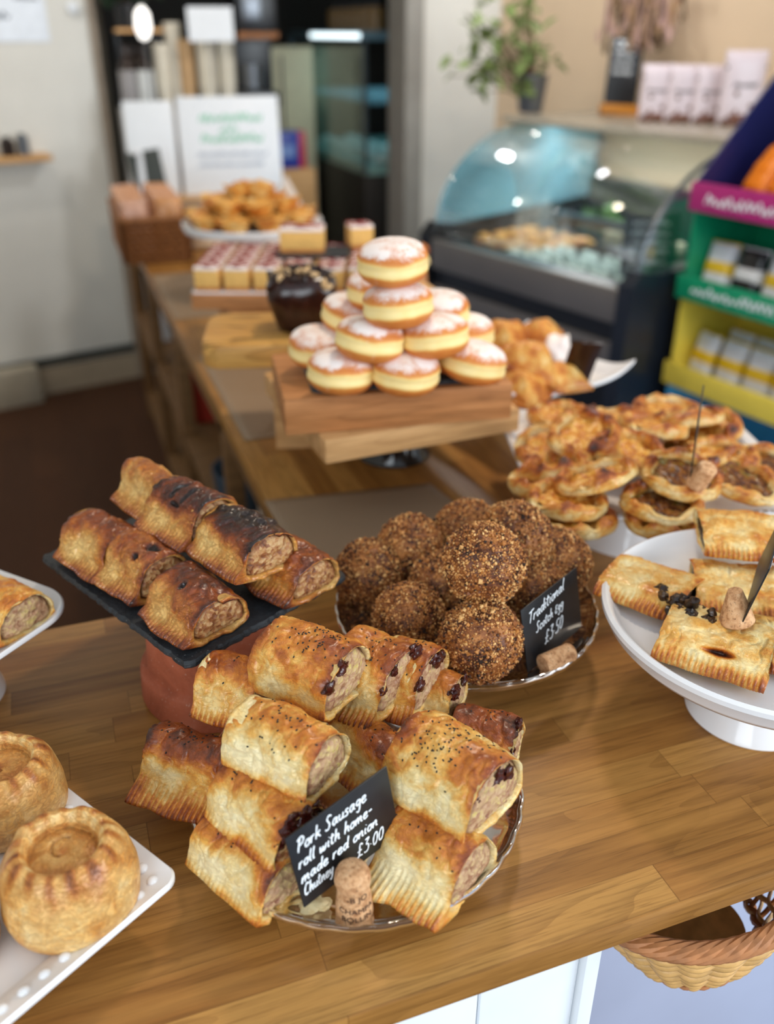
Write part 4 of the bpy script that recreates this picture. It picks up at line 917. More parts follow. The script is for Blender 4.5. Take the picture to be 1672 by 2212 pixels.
# ------------------------------------------------------------------ olive board and chocolate cake
board('wooden_board', 'rounded olive wood board with dark knots under the chocolate cake', (0.188, 1.418), R(-15), 0.40, 0.20, 1.050, 1.090, M['olive_wood'], rad=0.035, bev=0.006)
bx = MB().box(0, 0.2, 0, 0.14, 0, 0.149, bev=0.002).build('wooden_riser', M['lightboard'], loc=(0.30, 1.40, 0.9)); bx.rotation_euler = (0, 0, R(-15))
tag(bx, 'pale wooden riser block holding up the olive wood board', 'riser')
M['choc'] = plain('glossy_chocolate', S(44, 20, 14), 0.18, var=0.4, vs=60, bmp=0.4)
M['nut'] = plain('chopped_nuts', S(206, 170, 122), 0.6, var=0.2, vs=200)
def choc_cake(label, loc, s=1.0, seed=1):
    rt = thing('chocolate_cake', label, 'cake', loc, (0, 0, R(-20))); rt.scale = (s,)*3
    V = []; n = 64; th = np.linspace(0, 2*np.pi, n, endpoint=False)
    for r, z in [(0, 0), (.038, 0), (.043, .006), (.052, .03), (.059, .055), (.060, .070), (.056, .084), (.046, .093), (.03, .098), (0.001, .1)]:
        c, s_ = np.cos(th), np.sin(th); k = (np.abs(c)**4+np.abs(s_)**4)**-.25; q = np.stack([r*c*k, r*s_*k*.86, 0*th+z], -1); q *= (1+0.06*fbm(q*40+seed, seed, 3))[:, None]; V.append(q)
    Fs = [(i*n+j, i*n+(j+1) % n, (i+1)*n+(j+1) % n, (i+1)*n+j) for i in range(9) for j in range(n)]
    mesh_obj('chocolate_sponge', np.concatenate(V), Fs, M['choc'], rt)
    rng = random.Random(seed); mb = MB(); mc = MB()
    for k in range(90):
        x, y = rng.uniform(-.054, .054), rng.uniform(-.046, .046); (mb if k % 3 else mc).ball((x, y, .1035-4.5*(x*x+y*y)), rng.uniform(.0035, .0085), 6, 4, rotm(rng.random()*3, rng.random()*3, 0), noise=.5, seed=k, sc=(1.2, .8, .6))
    mc.build('chopped_nuts', M['nut'], rt)['kind'] = 'stuff'; mb.build('chocolate_chunks', plain('dark_chocolate', S(36, 18, 12), 0.3), rt)['kind'] = 'stuff'
    return rt
choc_cake('dark glossy chocolate cake topped with chopped nuts on the olive wood board', (0.375, 1.465, 1.090), 0.98)
rt = MB()
rng = random.Random(9)
for k in range(60): rt.ball((rng.gauss(0, .016), rng.gauss(0, .016), .02+abs(rng.gauss(0, .022))), rng.uniform(.006, .012), 7, 5, noise=.6, seed=k, a=0.2+0.6*rng.random())
o = rt.build('nut_cluster', M['tart_crust'], loc=(0.62, 1.62, 1.10), attr='brown'); tag(o, 'knobbly nut cluster showing behind the doughnuts at their right', 'cake')
tag(MB().box(-0.06, 0.06, -0.05, 0.05, 0, 0.198, bev=0.003).build('wooden_riser', M['lightboard'], loc=(0.62, 1.62, 0.9)), 'riser block behind the doughnuts carrying the nut cluster', 'riser')

# ------------------------------------------------------------------ iced squares
M['sponge'] = plain('yellow_sponge', S(224, 176, 98), 0.8, var=0.14, vs=120, bmp=0.4)
M['icing'] = plain('white_icing', S(240, 226, 218), 0.4, var=0.03)
M['jam'] = plain('red_jam', S(140, 34, 34), 0.2, var=0.2)
M['sugarcrust'] = plain('browned_sponge_base', S(190, 122, 58), 0.7, var=0.2, vs=90)
aH = R(-21)
board('wooden_board', 'warm oak board carrying the iced bakewell squares', (0.245, 1.90), aH, 0.50, 0.27, 1.020, 1.052, M['oakboard'])
tag(MB().box(0.32, 0.62, 1.88, 2.02, 0.9, 1.0195, bev=0.003).build('wooden_riser', M['oakboard']), 'oak block propping the board of iced squares', 'riser')
o = MB().prism([tuple(p) for p in rrect(0.24, 0.125, 0.01)], 0, 0.004).build('cake_board', M['ceramic'], loc=(0.245+0.24*math.cos(aH)-0.13*math.sin(aH), 1.90+0.24*math.sin(aH)+0.13*math.cos(aH), 1.0525)); o.rotation_euler = (0, 0, aH)
tag(o, 'thin white tray under the iced squares', 'tray')
def square(sz=0.052, h=0.05):
    r = thing('iced_cake_square', '', 'cake square', (0, 0, -6)); s = sz/2
    MB().box(-s, s, -s, s, 0.008, h*0.86, bev=0.002).build('sponge', M['sponge'], r)
    MB().box(-s, s, -s, s, 0, 0.008, bev=0.001).build('pastry_base', M['sugarcrust'], r)
    MB().box(-s*1.01, s*1.01, -s*1.01, s*1.01, h*0.85, h, bev=0.003).build('icing', M['icing'], r)
    mb = MB(); t = np.linspace(-0.9, 0.9, 14)
    for k in (-.5, .15, .7): mb.tube(np.stack([s*t, s*(k+.3*np.sin(t*4+k*5)), 0*t+h+0.0005], -1), 0.0048*(1+.5*np.sin(t*5+k*9)), 7, flat=0.4)
    mb.build('jam_drizzle', M['jam'], r); return r
sq = square(); first = True; G = 'iced bakewell squares on the oak board'
rows_n = ['front', 'second', 'third', 'back']; ordn = ['leftmost', 'second', 'third', 'fourth', 'fifth', 'rightmost']
for j in range(4):
    for i in range(7 if j < 1 else 7):
        if j == 3 and i > 4: continue
        x, y = 0.036+i*0.062+(0.012 if i > 3 else 0), 0.034+j*0.0605
        loc = (0.245+x*math.cos(aH)-y*math.sin(aH), 1.90+x*math.sin(aH)+y*math.cos(aH), 1.057); rz = aH+R(((i*37+j*53) % 9)-4)
        lb = f'{(ordn+["rightmost"])[i] if i < 5 else ["sixth", "rightmost"][i-5]} iced square with red jam in the {rows_n[j]} row from the left'
        if first: sq.location = loc; sq.rotation_euler = (0, 0, rz); sq['label'] = lb; sq['group'] = G; first = False
        else: dup(sq, loc, (0, 0, rz), lb, G)
tp = on(668, 543, 1.118)
o = slab('slate_tray', [(tp.x-0.075, tp.y+0.0), (tp.x+0.075, tp.y-0.05), (tp.x+0.11, tp.y+0.05), (tp.x-0.04, tp.y+0.10)], 1.108, 1.114, 'little slate stacked on top of the iced squares', 'tray', seed=11, jag=0.001)
q = square(0.07, 0.052); q.location = (tp.x-0.005, tp.y+0.032, 1.1145); q.rotation_euler = (0, 0, aH); q.scale = (1.35, 0.8, 1); tag(q, 'large iced sponge slice on the little slate on top', None, G)
q2 = dup(sq, (tp.x+0.135, tp.y+0.06, 1.108), (0, 0, aH+0.3), 'brown topped cake square at the right of the little slate', G)
# ------------------------------------------------------------------ custard tarts on the white stand
cs_ = thing('cake_stand', 'white china stand of custard tarts at the far end of the worktop', 'cake stand', (0.495, 2.43, 0.9))
MB().lathe([(0, 0.19), (0.165, 0.19), (0.178, 0.196), (0.184, 0.2), (0.186, 0.192), (0.18, 0.178), (0.05, 0.172), (0, 0.172)], 80).build('plate', M['ceramic'], cs_)
MB().lathe([(0.03, 0.173), (0.028, 0.1), (0.04, 0.04), (0.085, 0.006), (0.088, 0), (0, 0)], 60).build('pedestal', M['ceramic'], cs_)
M['custard'] = pastry('baked_custard', [(0, S(248, 204, 120)), (0.4, S(234, 168, 76)), (0.7, S(176, 88, 24)), (1, S(96, 40, 14))], nscale=60)
def custard_tart():
    r = thing('custard_tart', '', 'tart', (0, 0, -7)); n = 90; th = np.linspace(0, 2*np.pi, n, endpoint=False)
    def rf(i, rr, z, t):
        k = max(0, i-1)/4; w = 1+0.05*np.cos(t*8)*min(1, k); return rr*w, z+(0.003*np.cos(t*4+.5)+0.0015*np.cos(t*11))*(1 if i in (3, 4, 5) else 0)
    mb = MB().lathe([(0, 0), (.028, 0), (.035, .012), (.045, .030), (.047, .032), (.043, .031), (.032, .018), (0, .016)], n, rf=rf, a=0.4)
    mb.build('pastry_case', M['tart_crust'], r, attr='brown')
    MB().lathe([(0.036, .026), (.03, .030), (.015, .0315), (0, .032)], 60, a=0.35).build('custard', M['custard'], r, attr='brown'); return r
tt = custard_tart(); first = True; G = 'custard tarts on the white stand'
k = 0
for (ring, rad, z, cnt) in ((0, 0.135, 1.0915, 9), (1, 0.055, 1.0915, 4), (2, 0.085, 1.126, 6), (3, 0.02, 1.160, 2)):
    for i in range(cnt):
        an = 2*math.pi*(i+0.3*ring)/cnt; loc = (0.495+rad*math.cos(an), 2.43+rad*math.sin(an)*0.95, z); rot = (R((i*31) % 13-6+(10 if ring > 1 else 0)*math.sin(i*2.1)), R((i*17) % 11-5), i*1.3)
        sd = 'front' if math.sin(an) < -0.3 else 'back' if math.sin(an) > 0.3 else 'side'
        lb = {0: f'custard tart of the lower outer ring, {sd} of the white stand', 1: 'custard tart in the middle of the lower layer, under the others', 2: f'custard tart of the upper ring, {sd} of the pile', 3: 'custard tart crowning the pile on the white stand'}[ring]
        if first: tt.location = loc; tt.rotation_euler = rot; tt['label'] = lb; tt['group'] = G; first = False
        else: dup(tt, loc, rot, lb, G)

# ------------------------------------------------------------------ turnovers
f0, f1 = Vector((0.640, 1.205)), Vector((0.918, 1.268)); an = math.atan2(f1.y-f0.y, f1.x-f0.x); ux = Vector((math.cos(an), math.sin(an))); uy = Vector((-ux.y, ux.x))
ctr = f0+ux*0.145+uy*0.145
platter('white square platter with upturned corners holding apple turnovers', ctr, an, 0.145, 0.145, 0.995, rim=0.03, rise=0.010, rad=0.006, flare=0.03, foot=0.06, name='square_platter')
def turnover():
    r = thing('apple_turnover', '', 'turnover', (0, 0, -8)); n, K = 80, 30; V = []; br = []
    th = np.linspace(0, 2*np.pi, n, endpoint=False); tri = 0.058/(np.cos((th % (2*np.pi/3))-np.pi/3)**0.8*1.15+0.25)
    for i in range(K+1):
        t = i/K; rr = tri*min(1, t*2.0) if t < 0.5 else tri*(1-(t-0.5)*2)
        z = 0 if t < 0.5 else 0.005+0.036*(1-((1-(t-0.5)*2)**2.6))
        q = np.stack([rr*np.cos(th), rr*np.sin(th), 0*th+z], -1)
        if t > 0.5: q[:, 2] += 0.006*fbm(q*50, 3, 3)
        V.append(q); br.append(0.35+0.3*(t > 0.5)*np.clip(0.5+fbm(q*35, 5, 3), 0, 1)+0*th)
    Fs = [(i*n+j, (i+1)*n+j, (i+1)*n+(j+1) % n, i*n+(j+1) % n) for i in range(K) for j in range(n)]
    mesh_obj('pastry_crust', np.concatenate(V), [f[::-1] for f in Fs], M['pastry'], r, True, {'brown': np.concatenate(br)})
    pts = np.stack([tri*1.0*np.cos(th), tri*1.0*np.sin(th), 0*th+0.004], -1); MB().tube(pts, 0.004*(1+.25*np.cos(th*30)), 8, closed=True, a=0.55).build('crimped_edge', M['pastry'], r, attr='brown'); return r
tv = turnover(); G = 'golden apple turnovers on the square platter'
for i, (px, py, z, rx, ry, rz, lb) in enumerate([(1130, 838, 1.006, 0, 0, 10, 'golden turnover flat at the front left corner of the square platter'), (1200, 815, 1.004, 0, 0, 80, 'turnover at the front middle under the round one'),
        (1145, 775, 1.035, 16, 0, 40, 'round puffed turnover on top in the middle'), (1085, 722, 1.032, 10, -8, 20, 'turnover at the back left leaning by the doughnuts'), (1165, 722, 1.020, 0, 6, 140, 'turnover at the back beside the white napkin'), (1105, 770, 1.004, 0, 0, 200, 'turnover tucked next to the doughnut board')]):
    p = on(px, py, z+0.015); p.z = z
    if i == 0: tv.location = p; tv.rotation_euler = (R(rx), R(ry), R(rz)); tv['label'] = lb; tv['group'] = G
    else: dup(tv, p, (R(rx), R(ry), R(rz)), lb, G, 1.08 if i == 2 else None)
# leaning bronze card and napkin
p = on(1250, 838, 1.004); V = []; n = 16
for i in range(n+1):
    for j in range(2): V.append((0.004*math.sin(i/n*3), (j-0.5)*0.05-0.02*i/n, 0.085*i/n))
Fs = [(i*2, i*2+1, i*2+3, i*2+2) for i in range(n)]
o = mesh_obj('curved_card', [(v[0]-0.03*math.sin(v[2]/0.085*1.5), v[1], v[2]) for v in V], Fs, plain('dark_brown_card', S(46, 26, 16), 0.3)); o.location = (p.x, p.y+0.02, 1.006); o.rotation_euler = (0, 0, an+R(40)); o.modifiers.new('s', 'SOLIDIFY').thickness = 0.002
tag(o, 'curved dark card standing behind the turnovers on the square platter', 'price card')
p = on(1215, 770, 1.02); o = MB().ball((0, 0, 0.02), 0.03, 20, 12, noise=0.6, seed=3, sc=(1, .8, .9)).build('crumpled_napkin', M['icing'], loc=(p.x, p.y+.02, 1.004)); tag(o, 'crumpled white napkin beside the turnovers', 'napkin')

# ------------------------------------------------------------------ basket of packets at the far left of the worktop
M['wicker'] = plain('brown_wicker', S(140, 88, 44), 0.6, var=0.3, vs=70)
def wicker_box(name, label, loc, rz, lx, ly, h, mat, strands=9, r=0.006):
    rt = thing(name, label, 'basket', loc, (0, 0, rz)); per = rrect(lx/2, ly/2, 0.02); m_ = len(per); mb = MB()
    for k in range(strands):
        z = r+k*(h-2*r)/(strands-1); off = np.where((np.arange(m_)+k) % 2, 1, -1)*r*0.6; c = per*(1+off[:, None]/(lx/2)); mb.tube(np.column_stack([c, np.full(m_, z)]), r, 6, closed=True)
    for i in range(0, m_, 2): mb.tube([(per[i][0], per[i][1], 0), (per[i][0], per[i][1], h)], r*0.7, 5)
    mb.build('woven_side', mat, rt); MB().tube(np.column_stack([per*1.03, np.full(m_, h)]), r*1.5, 8, closed=True).build('rim', mat, rt)
    MB().box(-lx/2, lx/2, -ly/2, ly/2, 0, 0.006).build('woven_floor', mat, rt); return rt
wicker_box('wicker_basket', 'brown wicker basket at the far left of the worktop full of snack packets', (0.292, 3.12, 0.902), 0, 0.20, 0.42, 0.13, M['wicker'])
M['packet'] = plain('brown_snack_film', S(196, 140, 92), 0.25, var=0.25, vs=18); M['packet2'] = plain('pinkish_snack_film', S(206, 160, 136), 0.25, var=0.3, vs=25)
M['pale_film'] = plain('pale_wrapper_film', S(214, 184, 150), 0.3, var=0.15, vs=20)
def packet(w_, h_, d_, mat, seed=0, name='snack_packet'):
    n = 22; V = []; Fs = []
    for sgn in (1, -1):
        for i in range(n+1):
            for j in range(n+1):
                u, v = i/n*2-1, j/n*2-1; b_ = (max(0, 1-u**4)*max(0, 1-v**6))**0.6; V.append((u*w_/2*(1-.04*b_), sgn*(d_/2*b_+0.0006), (v+1)*h_/2+0.002*math.sin(u*30+seed)*(1-b_)))
    for s_ in (0, 1):
        o_ = s_*(n+1)**2
        for i in range(n):
            for j in range(n):
                f = (o_+i*(n+1)+j, o_+(i+1)*(n+1)+j, o_+(i+1)*(n+1)+j+1, o_+i*(n+1)+j+1); Fs.append(f if s_ == 0 else f[::-1])
    return mesh_obj(name, V, Fs, mat)
def place(o, loc, rot, lb, cat, group=None): o.location = loc; o.rotation_euler = rot; return tag(o, lb, cat, group)
p0 = None; nm = ['front', 'second', 'third', 'fourth', 'rearmost']
for i in range(5):
    for j in range(2):
        o = packet(0.085, 0.175, 0.05, M['packet'] if (i+j) % 2 else M['packet2'], i) if p0 is None or (i+j) % 2 != 0 and i == 0 else None
        if o is None: o = (pA if (i+j) % 2 == 0 else pB).copy(); col.objects.link(o)
        elif (i+j) % 2 == 0: pA = o; p0 = o
        else: pB = o
        place(o, (0.245+j*0.09, 2.96+i*0.075, 0.912), (R(-8), R(3*(j*2-1)), 0), f'{nm[i]} snack packet on the {"left" if j == 0 else "right"} side of the wicker basket', 'snack packet', 'snack packets in the wicker basket')
# wrapped flapjacks
pf = None; G = 'wrapped flapjacks stacked behind the custard tarts'
for s_ in range(3):
    for k in range(4):
        if pf is None: o = packet(0.12, 0.08, 0.028, M['pale_film'], 2, 'wrapped_flapjack'); pf = o
        else: o = pf.copy(); col.objects.link(o)
        place(o, (0.46+s_*0.10, 3.05+s_*0.10, 0.915+k*0.029), (R(-90), 0, R(8*((k*7+s_*3) % 5-2))), f'wrapped flapjack in the {["left", "middle", "right"][s_]} stack, {["bottom", "second", "third", "top"][k]} layer', 'flapjack', G)
o = MB().lathe([(0.11, 0), (0.085, 0.05), (0.045, 0.13), (0.002, 0.21)], 5, a=0).build('folded_napkin', plain('beige_paper', S(214, 200, 188), 0.7), smooth=False, loc=(0.76, 3.12, 0.9)); tag(o, 'beige folded paper napkin standing as a peak behind the custard tarts', 'napkin')

# ------------------------------------------------------------------ far counter, signs, cups
bc = thing('far_counter', 'white counter block behind the signs at the end of the long worktop', 'counter', (0, 0, 0))
MB().box(0.36, 1.01, 4.02, 4.50, 0, 0.9, bev=0.003).build('body', M['whitepaint'], bc); MB().box(0.345, 1.015, 4.0, 4.58, 0.9, 0.92, bev=0.002).build('top', M['lightboard'], bc)
def sign(label, x0, x1, z0, z1, y, tilt, lines, name='menu_board'):
    rt = thing(name, label, 'sign', (x0, y, z0), (R(-tilt), 0, R(-8))); MB().box(0, x1-x0, 0, 0.012, 0, z1-z0, bev=0.002).build('board', M['whitepaint'], rt)
    for nm_, mt, ls in lines:
        mb = MB()
        for i, (x, z, w_, s_) in enumerate(ls): scribble(mb, x, z, w_, s_, y=-0.0015, seed=i+3, r=s_*0.10)
        mb.build(nm_, mt, rt)
    return rt
gr = plain('green_ink', S(120, 200, 160), 0.6); gy = plain('grey_ink', S(150, 165, 185), 0.6)
sign('white sign board with two rows of green lettering at the far end', 0.545, 0.965, 0.921, 1.305, 4.06, 8,
     [('green_writing', gr, [(0.09, 0.285, 0.27, 0.035), (0.17, 0.245, 0.08, 0.025), (0.09, 0.205, 0.27, 0.035)]), ('grey_writing', gy, [(0.07, 0.15, 0.30, 0.02), (0.07, 0.11, 0.28, 0.02)])])
sign('blank white board standing left of the green lettered sign', 0.33, 0.53, 0.921, 1.29, 4.10, 8, [])
M['darkslate'] = plain('dark_green_slate', S(50, 56, 52), 0.5)
o = MB().box(0, 0.13, 0, 0.01, 0, 0.22, bev=0.002).build('slate_sign', M['darkslate'], loc=(0.33, 3.86, 0.9)); o.rotation_euler = (R(-12), R(-8), R(-10)); tag(o, 'small dark slate leaning in front of the blank white board', 'sign')
pt = thing('flower_vase', 'purple pot with a white pump at the far left end of the worktop', 'pot', (0.335, 3.62, 0.9))
MB().lathe([(0, 0), (0.05, 0), (0.072, 0.04), (0.076, 0.09), (0.06, 0.105), (0, 0.108)], 40).build('pot_body', plain('purple_glaze', S(74, 34, 116), 0.3), pt)
MB().lathe([(0.014, 0.1), (0.012, 0.2), (0.01, 0.26), (0, 0.265)], 16).tube([(0, 0, .25), (-.03, -.03, .25)], 0.008).build('pump', M['whitepaint'], pt)
o = MB().box(0.35, 1.0, 4.28, 4.56, 0.921, 1.24, bev=0.004).build('storage_box', plain('grey_white_box', S(196, 192, 188), 0.6)); tag(o, 'pale box behind the signs that carries the cup stacks', 'box')
def cup_stack(label, x, y, h, r, mat, cap=None):
    rt = thing('cup_stack', label, 'cups', (x, y, 1.241)); mb = MB(); z = 0; prof = [(0, 0), (r*.74, 0)]
    while z < h-0.10: prof += [(r*.97, z+0.088), (r*1.05, z+0.090), (r*1.05, z+0.094), (r*.96, z+0.0945)]; z += 0.016
    prof += [(r, z+.09), (r*.9, z+.092), (0, z+.09)]; mb.lathe(prof, 24).build('paper_cups', mat, rt); return rt
cream = plain('cream_paper_cups', S(222, 214, 196), 0.6)
kraft = plain('kraft_paper_cups', S(196, 160, 116), 0.6)
for lb, x, y, h, r, mt in [('tall stack of cream paper cups, leftmost behind the signs', .545, 4.36, .26, .036, cream), ('stack of cream paper cups second from the left', .61, 4.44, .34, .038, cream), ('stack of brown kraft cups between the cream ones', .655, 4.42, .27, .038, kraft),
        ('tallest cream cup stack right of the brown one', .74, 4.38, .33, .042, cream), ('cream cup stack at the right of the row', .83, 4.42, .30, .042, cream)]: cup_stack(lb, x, y, h, r, mt)
dk = plain('dark_glass_bottle', S(40, 28, 24), 0.15); wl_ = plain('white_label', S(214, 216, 214), 0.5)
for i, (x, lb) in enumerate([(.392, 'dark bottle with a grey label at the left of the bottles'), (.465, 'dark bottle with a tall white label beside the cup stacks'), (.43, 'dark bottle half hidden behind the leftmost cups')]):
    rt = thing('syrup_bottle', lb, 'bottle', (x, [4.34, 4.33, 4.41][i], 1.241), group='dark bottles beside the cups'); MB().lathe([(0, 0), (.034, 0), (.036, .01), (.036, .16), (.018, .20), (.014, .24), (.016, .25), (0, .252)], 24).build('bottle_body', dk, rt)
    MB().lathe([(.0363, .03), (.0368, .032), (.0368, .15), (.0363, .152)], 24).build('paper_label', wl_ if i == 1 else plain('grey_label', S(150, 146, 146), 0.5), rt)
rt = thing('notice_sheet', 'white notice paper propped on top of the cup stacks', 'paper', (0.66, 4.30, 1.50), (R(-6), 0, R(-5))); MB().box(0, .19, 0, .003, 0, .13).build('paper', M['whitepaint'], rt); MB().tube([(.09, .004, .02), (.09, .03, -.10), (.09, .03, -.255)], .003, 6).build('wire_holder', plain('grey_wire', S(150, 150, 150), .4), rt)
cm = thing('coffee_machine', 'black coffee machine standing to the right of the cup stacks', 'coffee machine', (0.935, 4.42, 1.241)); bk = plain('black_plastic', S(20, 20, 23), 0.3); gm = plain('grey_steel', S(120, 124, 130), 0.3, 0.8)
MB().box(-.065, .11, -.10, .14, 0, .06, bev=.006).box(-.065, .11, .02, .14, .06, .36, bev=.006).box(-.065, .11, -.12, .14, .30, .50, bev=.012).build('machine_body', bk, cm); MB().lathe([(0, .07), (.04, .07), (.045, .17), (0, .17)], 24, T=(0.0, -.05, 0)).build('jug', gm, cm); MB().box(-.04, .04, -.126, -.118, .34, .44, bev=.003).build('display', gm, cm)
MB().box(-.066, .111, -.125, -.10, .27, .295).build('drip_trim', M['wicker'], cm)
# wooden crate with blue pack, right of signs
o = MB().box(0, .24, 0, .2, 0, .31, bev=.004).build('wooden_crate', M['lightboard'], loc=(1.04, 4.62, 0.62)); tag(o, 'wooden crate to the right of the signs', 'crate')
tag(MB().box(1.03, 1.30, 4.60, 4.86, 0, 0.619, bev=.003).build('low_cupboard', M['shelfwood']), 'low brown cupboard under the wooden crate', 'cupboard')
bp = thing('drinks_carton', 'blue and red carton on the wooden crate', 'carton', (1.06, 4.66, 0.931)); MB().box(0, .15, 0, .1, 0, .17, bev=.003).build('blue_face', plain('deep_blue_print', S(40, 62, 160), .35), bp); MB().box(.151, .185, 0, .1, 0, .17, bev=.003).build('red_face', plain('red_print', S(190, 50, 70), .35), bp); MB().box(.02, .13, -.001, 0, .05, .11).build('pale_lettering_patch', plain('pale_blue_print', S(120, 150, 210), .4), bp)
cb = thing('storage_cabinet', 'cream cabinet in the back room between the coffee machine and the glass case', 'cabinet', (1.20, 5.6, 0)); MB().box(0, .36, 0, .4, 0, 1.46, bev=.006).build('cabinet_body', plain('cream_paint', S(206, 202, 170), .6), cb); MB().box(.165, .175, -.01, 0, .05, 1.42).build('door_gap', bk, cb)
def leafy(label, loc, n, spread, leaf, seed, mat, name='potted_plant', pot=None, stem=True, down=0.0, cat='plant'):
    rt = thing(name, label, cat, loc); rng = random.Random(seed); mb = MB(); ms = MB()
    for k in range(n):
        az_, el = rng.uniform(0, 6.28), rng.uniform(0.1, 1.3); L_ = rng.uniform(.4, 1)
        e = np.array([spread[0]*L_*math.cos(az_)*math.cos(el)+spread[3], spread[1]*L_*math.sin(az_)*math.cos(el), spread[2]*(0.35+0.65*math.sin(el))*L_-down*L_*math.cos(el)])
        if k % 3 == 0: t = np.linspace(0, 1, 7)[:, None]; ms.tube(np.array([[0, 0, .02]])*(1-t)+e*t+np.array([[0, 0, spread[2]*.3]])*t*(1-t), .0022, 5)
        MM = rotm(rng.uniform(-1, 1), rng.uniform(-1, 1), rng.uniform(0, 6.28)); s_ = leaf*rng.uniform(.7, 1.3)
        mb.add([(-s_, 0, 0), (-s_*.3, s_*.45, .1*s_), (s_*.6, s_*.35, 0), (s_, 0, -.15*s_), (s_*.6, -s_*.35, 0), (-s_*.3, -s_*.45, .1*s_), (0, 0, -.12*s_)], [(0, 1, 6), (1, 2, 6), (2, 3, 6), (3, 4, 6), (4, 5, 6), (5, 0, 6)], MM, e)
    mb.build('foliage', mat, rt); ms.build('stems', plain('brown_stem', S(96, 74, 50), .7), rt)
    if pot: MB().lathe(pot[0], 36).build('pot', pot[1], rt)
    return rt
green = plain('green_leaf', S(104, 128, 66), 0.5, var=.3, vs=30); dgreen = plain('dark_leaf', S(34, 54, 36), 0.4, var=.3, vs=30)
leafy('dark leafy plant at the top left above the bottles', (0.43, 4.42, 1.60), 110, (.16, .1, .2, 0), .035, 3, dgreen, pot=([(0, -.05), (.05, -.05), (.06, .04), (.05, .045), (0, .03)], bk))
tag(MB().box(0.37, 0.56, 4.34, 4.50, 1.535, 1.549).build('wall_shelf', M['lightboard']), 'small shelf under the dark plant at the top left', 'shelf')
tag(MB().box(0.372, 0.386, 4.46, 4.50, 1.2405, 1.534).box(0.545, 0.555, 4.46, 4.50, 1.2405, 1.534).build('shelf_bracket', bk), 'black posts carrying the small plant shelf', 'bracket')
lm = thing('table_lamp', 'glowing white oval lamp in front of the dark plant', 'lamp', (0.475, 4.29, 1.241)); MB().tube([(0, 0, 0), (0, 0, .262)], .004, 8).lathe([(0, 0), (.03, 0), (.03, .008), (0, .01)], 20).build('lamp_stem', gm, lm); MB().lathe([(0, 0), (.02, .01), (.034, .05), (.03, .10), (.012, .125), (0, .128)], 24).build('lamp_shade', emit('glowing_glass', (1, .97, .92), 1.6), lm, loc=(0, 0, .262))
leafy('small plant beside the cream cabinet in the back', (1.12, 4.98, 1.20), 60, (.06, .06, .12, 0), .02, 5, dgreen, pot=([(0, .0), (.035, .0), (.045, .06), (0, .05)], plain('grey_pot', S(150, 150, 146), .5)))
tag(MB().box(1.06, 1.18, 4.92, 5.04, 0, 1.199, bev=.002).build('plinth', bk), 'black plinth carrying the small plant in the back', 'plinth')

# ------------------------------------------------------------------ walls and background structure
wd = Vector((.97, .235, 0)).normalized(); wn = math.atan2(wd.y, wd.x)
def wallseg(name, p0, p1, z0, z1, th, mat, kind='structure'):
    p0, p1 = Vector((*p0, 0)), Vector((*p1, 0)); L_ = (p1-p0).length; o = MB().box(0, L_, 0, th, z0, z1).build(name, mat, smooth=False); o.location = p0; o.rotation_euler = (0, 0, math.atan2(p1.y-p0.y, p1.x-p0.x)); return tag(o, kind=kind)
wallseg('wall_left', (-3.0, 3.72), (0.30, 4.50), 0, 2.7, 0.12, M['whitewall'])
wallseg('trim_1', (0.30, 4.47), (0.34, 4.64), 0, 2.7, 0.03, plain('taupe_trim', S(150, 136, 120), .6))
wallseg('baseboard_left', (-3.0, 3.70), (0.28, 4.475), 0, 0.13, 0.018, plain('dirty_cream_skirting', S(176, 160, 136), .6))
wallseg('trim_2', (-3.0, 3.69), (0.28, 4.465), 0.145, 0.175, 0.02, plain('dark_pipe_trim', S(46, 50, 46), .5))
struct('wall_back', (1.62, 2.9, 4.22, 4.34, 0, 2.7), M['whitewall'])
struct('trim_3', (1.575, 1.66, 4.13, 4.36, 0, 2.7), plain('grey_door_trim', S(150, 146, 138), .5))
o = wallseg('wall_right', (2.05, 4.30), (3.06, 0.62), 0, 2.7, -0.0, M['beigewall'])
bpy.data.objects.remove(o); o = wallseg('wall_right', (2.05, 4.30), (3.06, 0.62), 0, 2.7, 0.12, M['beigewall'])
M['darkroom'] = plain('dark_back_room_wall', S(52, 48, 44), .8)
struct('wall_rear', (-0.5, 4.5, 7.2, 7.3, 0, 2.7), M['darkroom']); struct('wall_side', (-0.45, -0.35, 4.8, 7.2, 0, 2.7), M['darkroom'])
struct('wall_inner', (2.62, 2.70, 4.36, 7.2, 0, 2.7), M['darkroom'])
# left wall items
def onwall(x): return 3.72+(x+3.0)*0.2364
o = MB().box(-0.14, 0.14, -0.002, 0, -0.10, 0.17).build('notice_poster', plain('white_poster_paper', S(226, 232, 240), .3)); place(o, (-0.03, onwall(-0.03)-0.003, 1.60), (0, 0, wn), 'white poster pinned to the left wall at the top corner', 'poster')
mb = MB(); scribble(mb, -0.10, -.02, .10, .03, y=-.0035, seed=4, r=.003); scribble(mb, 0.02, 0.05, .1, .02, y=-.0035, seed=6, r=.002); o2 = mb.build('printed_lines', plain('dark_ink', S(70, 74, 84), .5), o)
o = MB().box(-0.35, 0.01, -0.12, 0, -0.022, 0, bev=.002).build('wall_shelf', M['lightboard']); place(o, (0.0, onwall(0.0)-0.002, 1.075), (0, 0, wn), 'little wooden shelf on the left wall', 'shelf')
for i, (x, r, h, mt) in enumerate([(-0.135, .028, .075, dk), (-0.072, .024, .085, gm)]):
    o = MB().lathe([(0, 0), (r, 0), (r, h*.8), (r*.6, h*.9), (r*.6, h), (0, h)], 24).build('spice_jar', mt); place(o, (x, onwall(x)-0.06, 1.0755), (0, 0, 0), ['dark jar on the little wall shelf', 'grey jar on the little wall shelf, nearer its end'][i], 'jar')
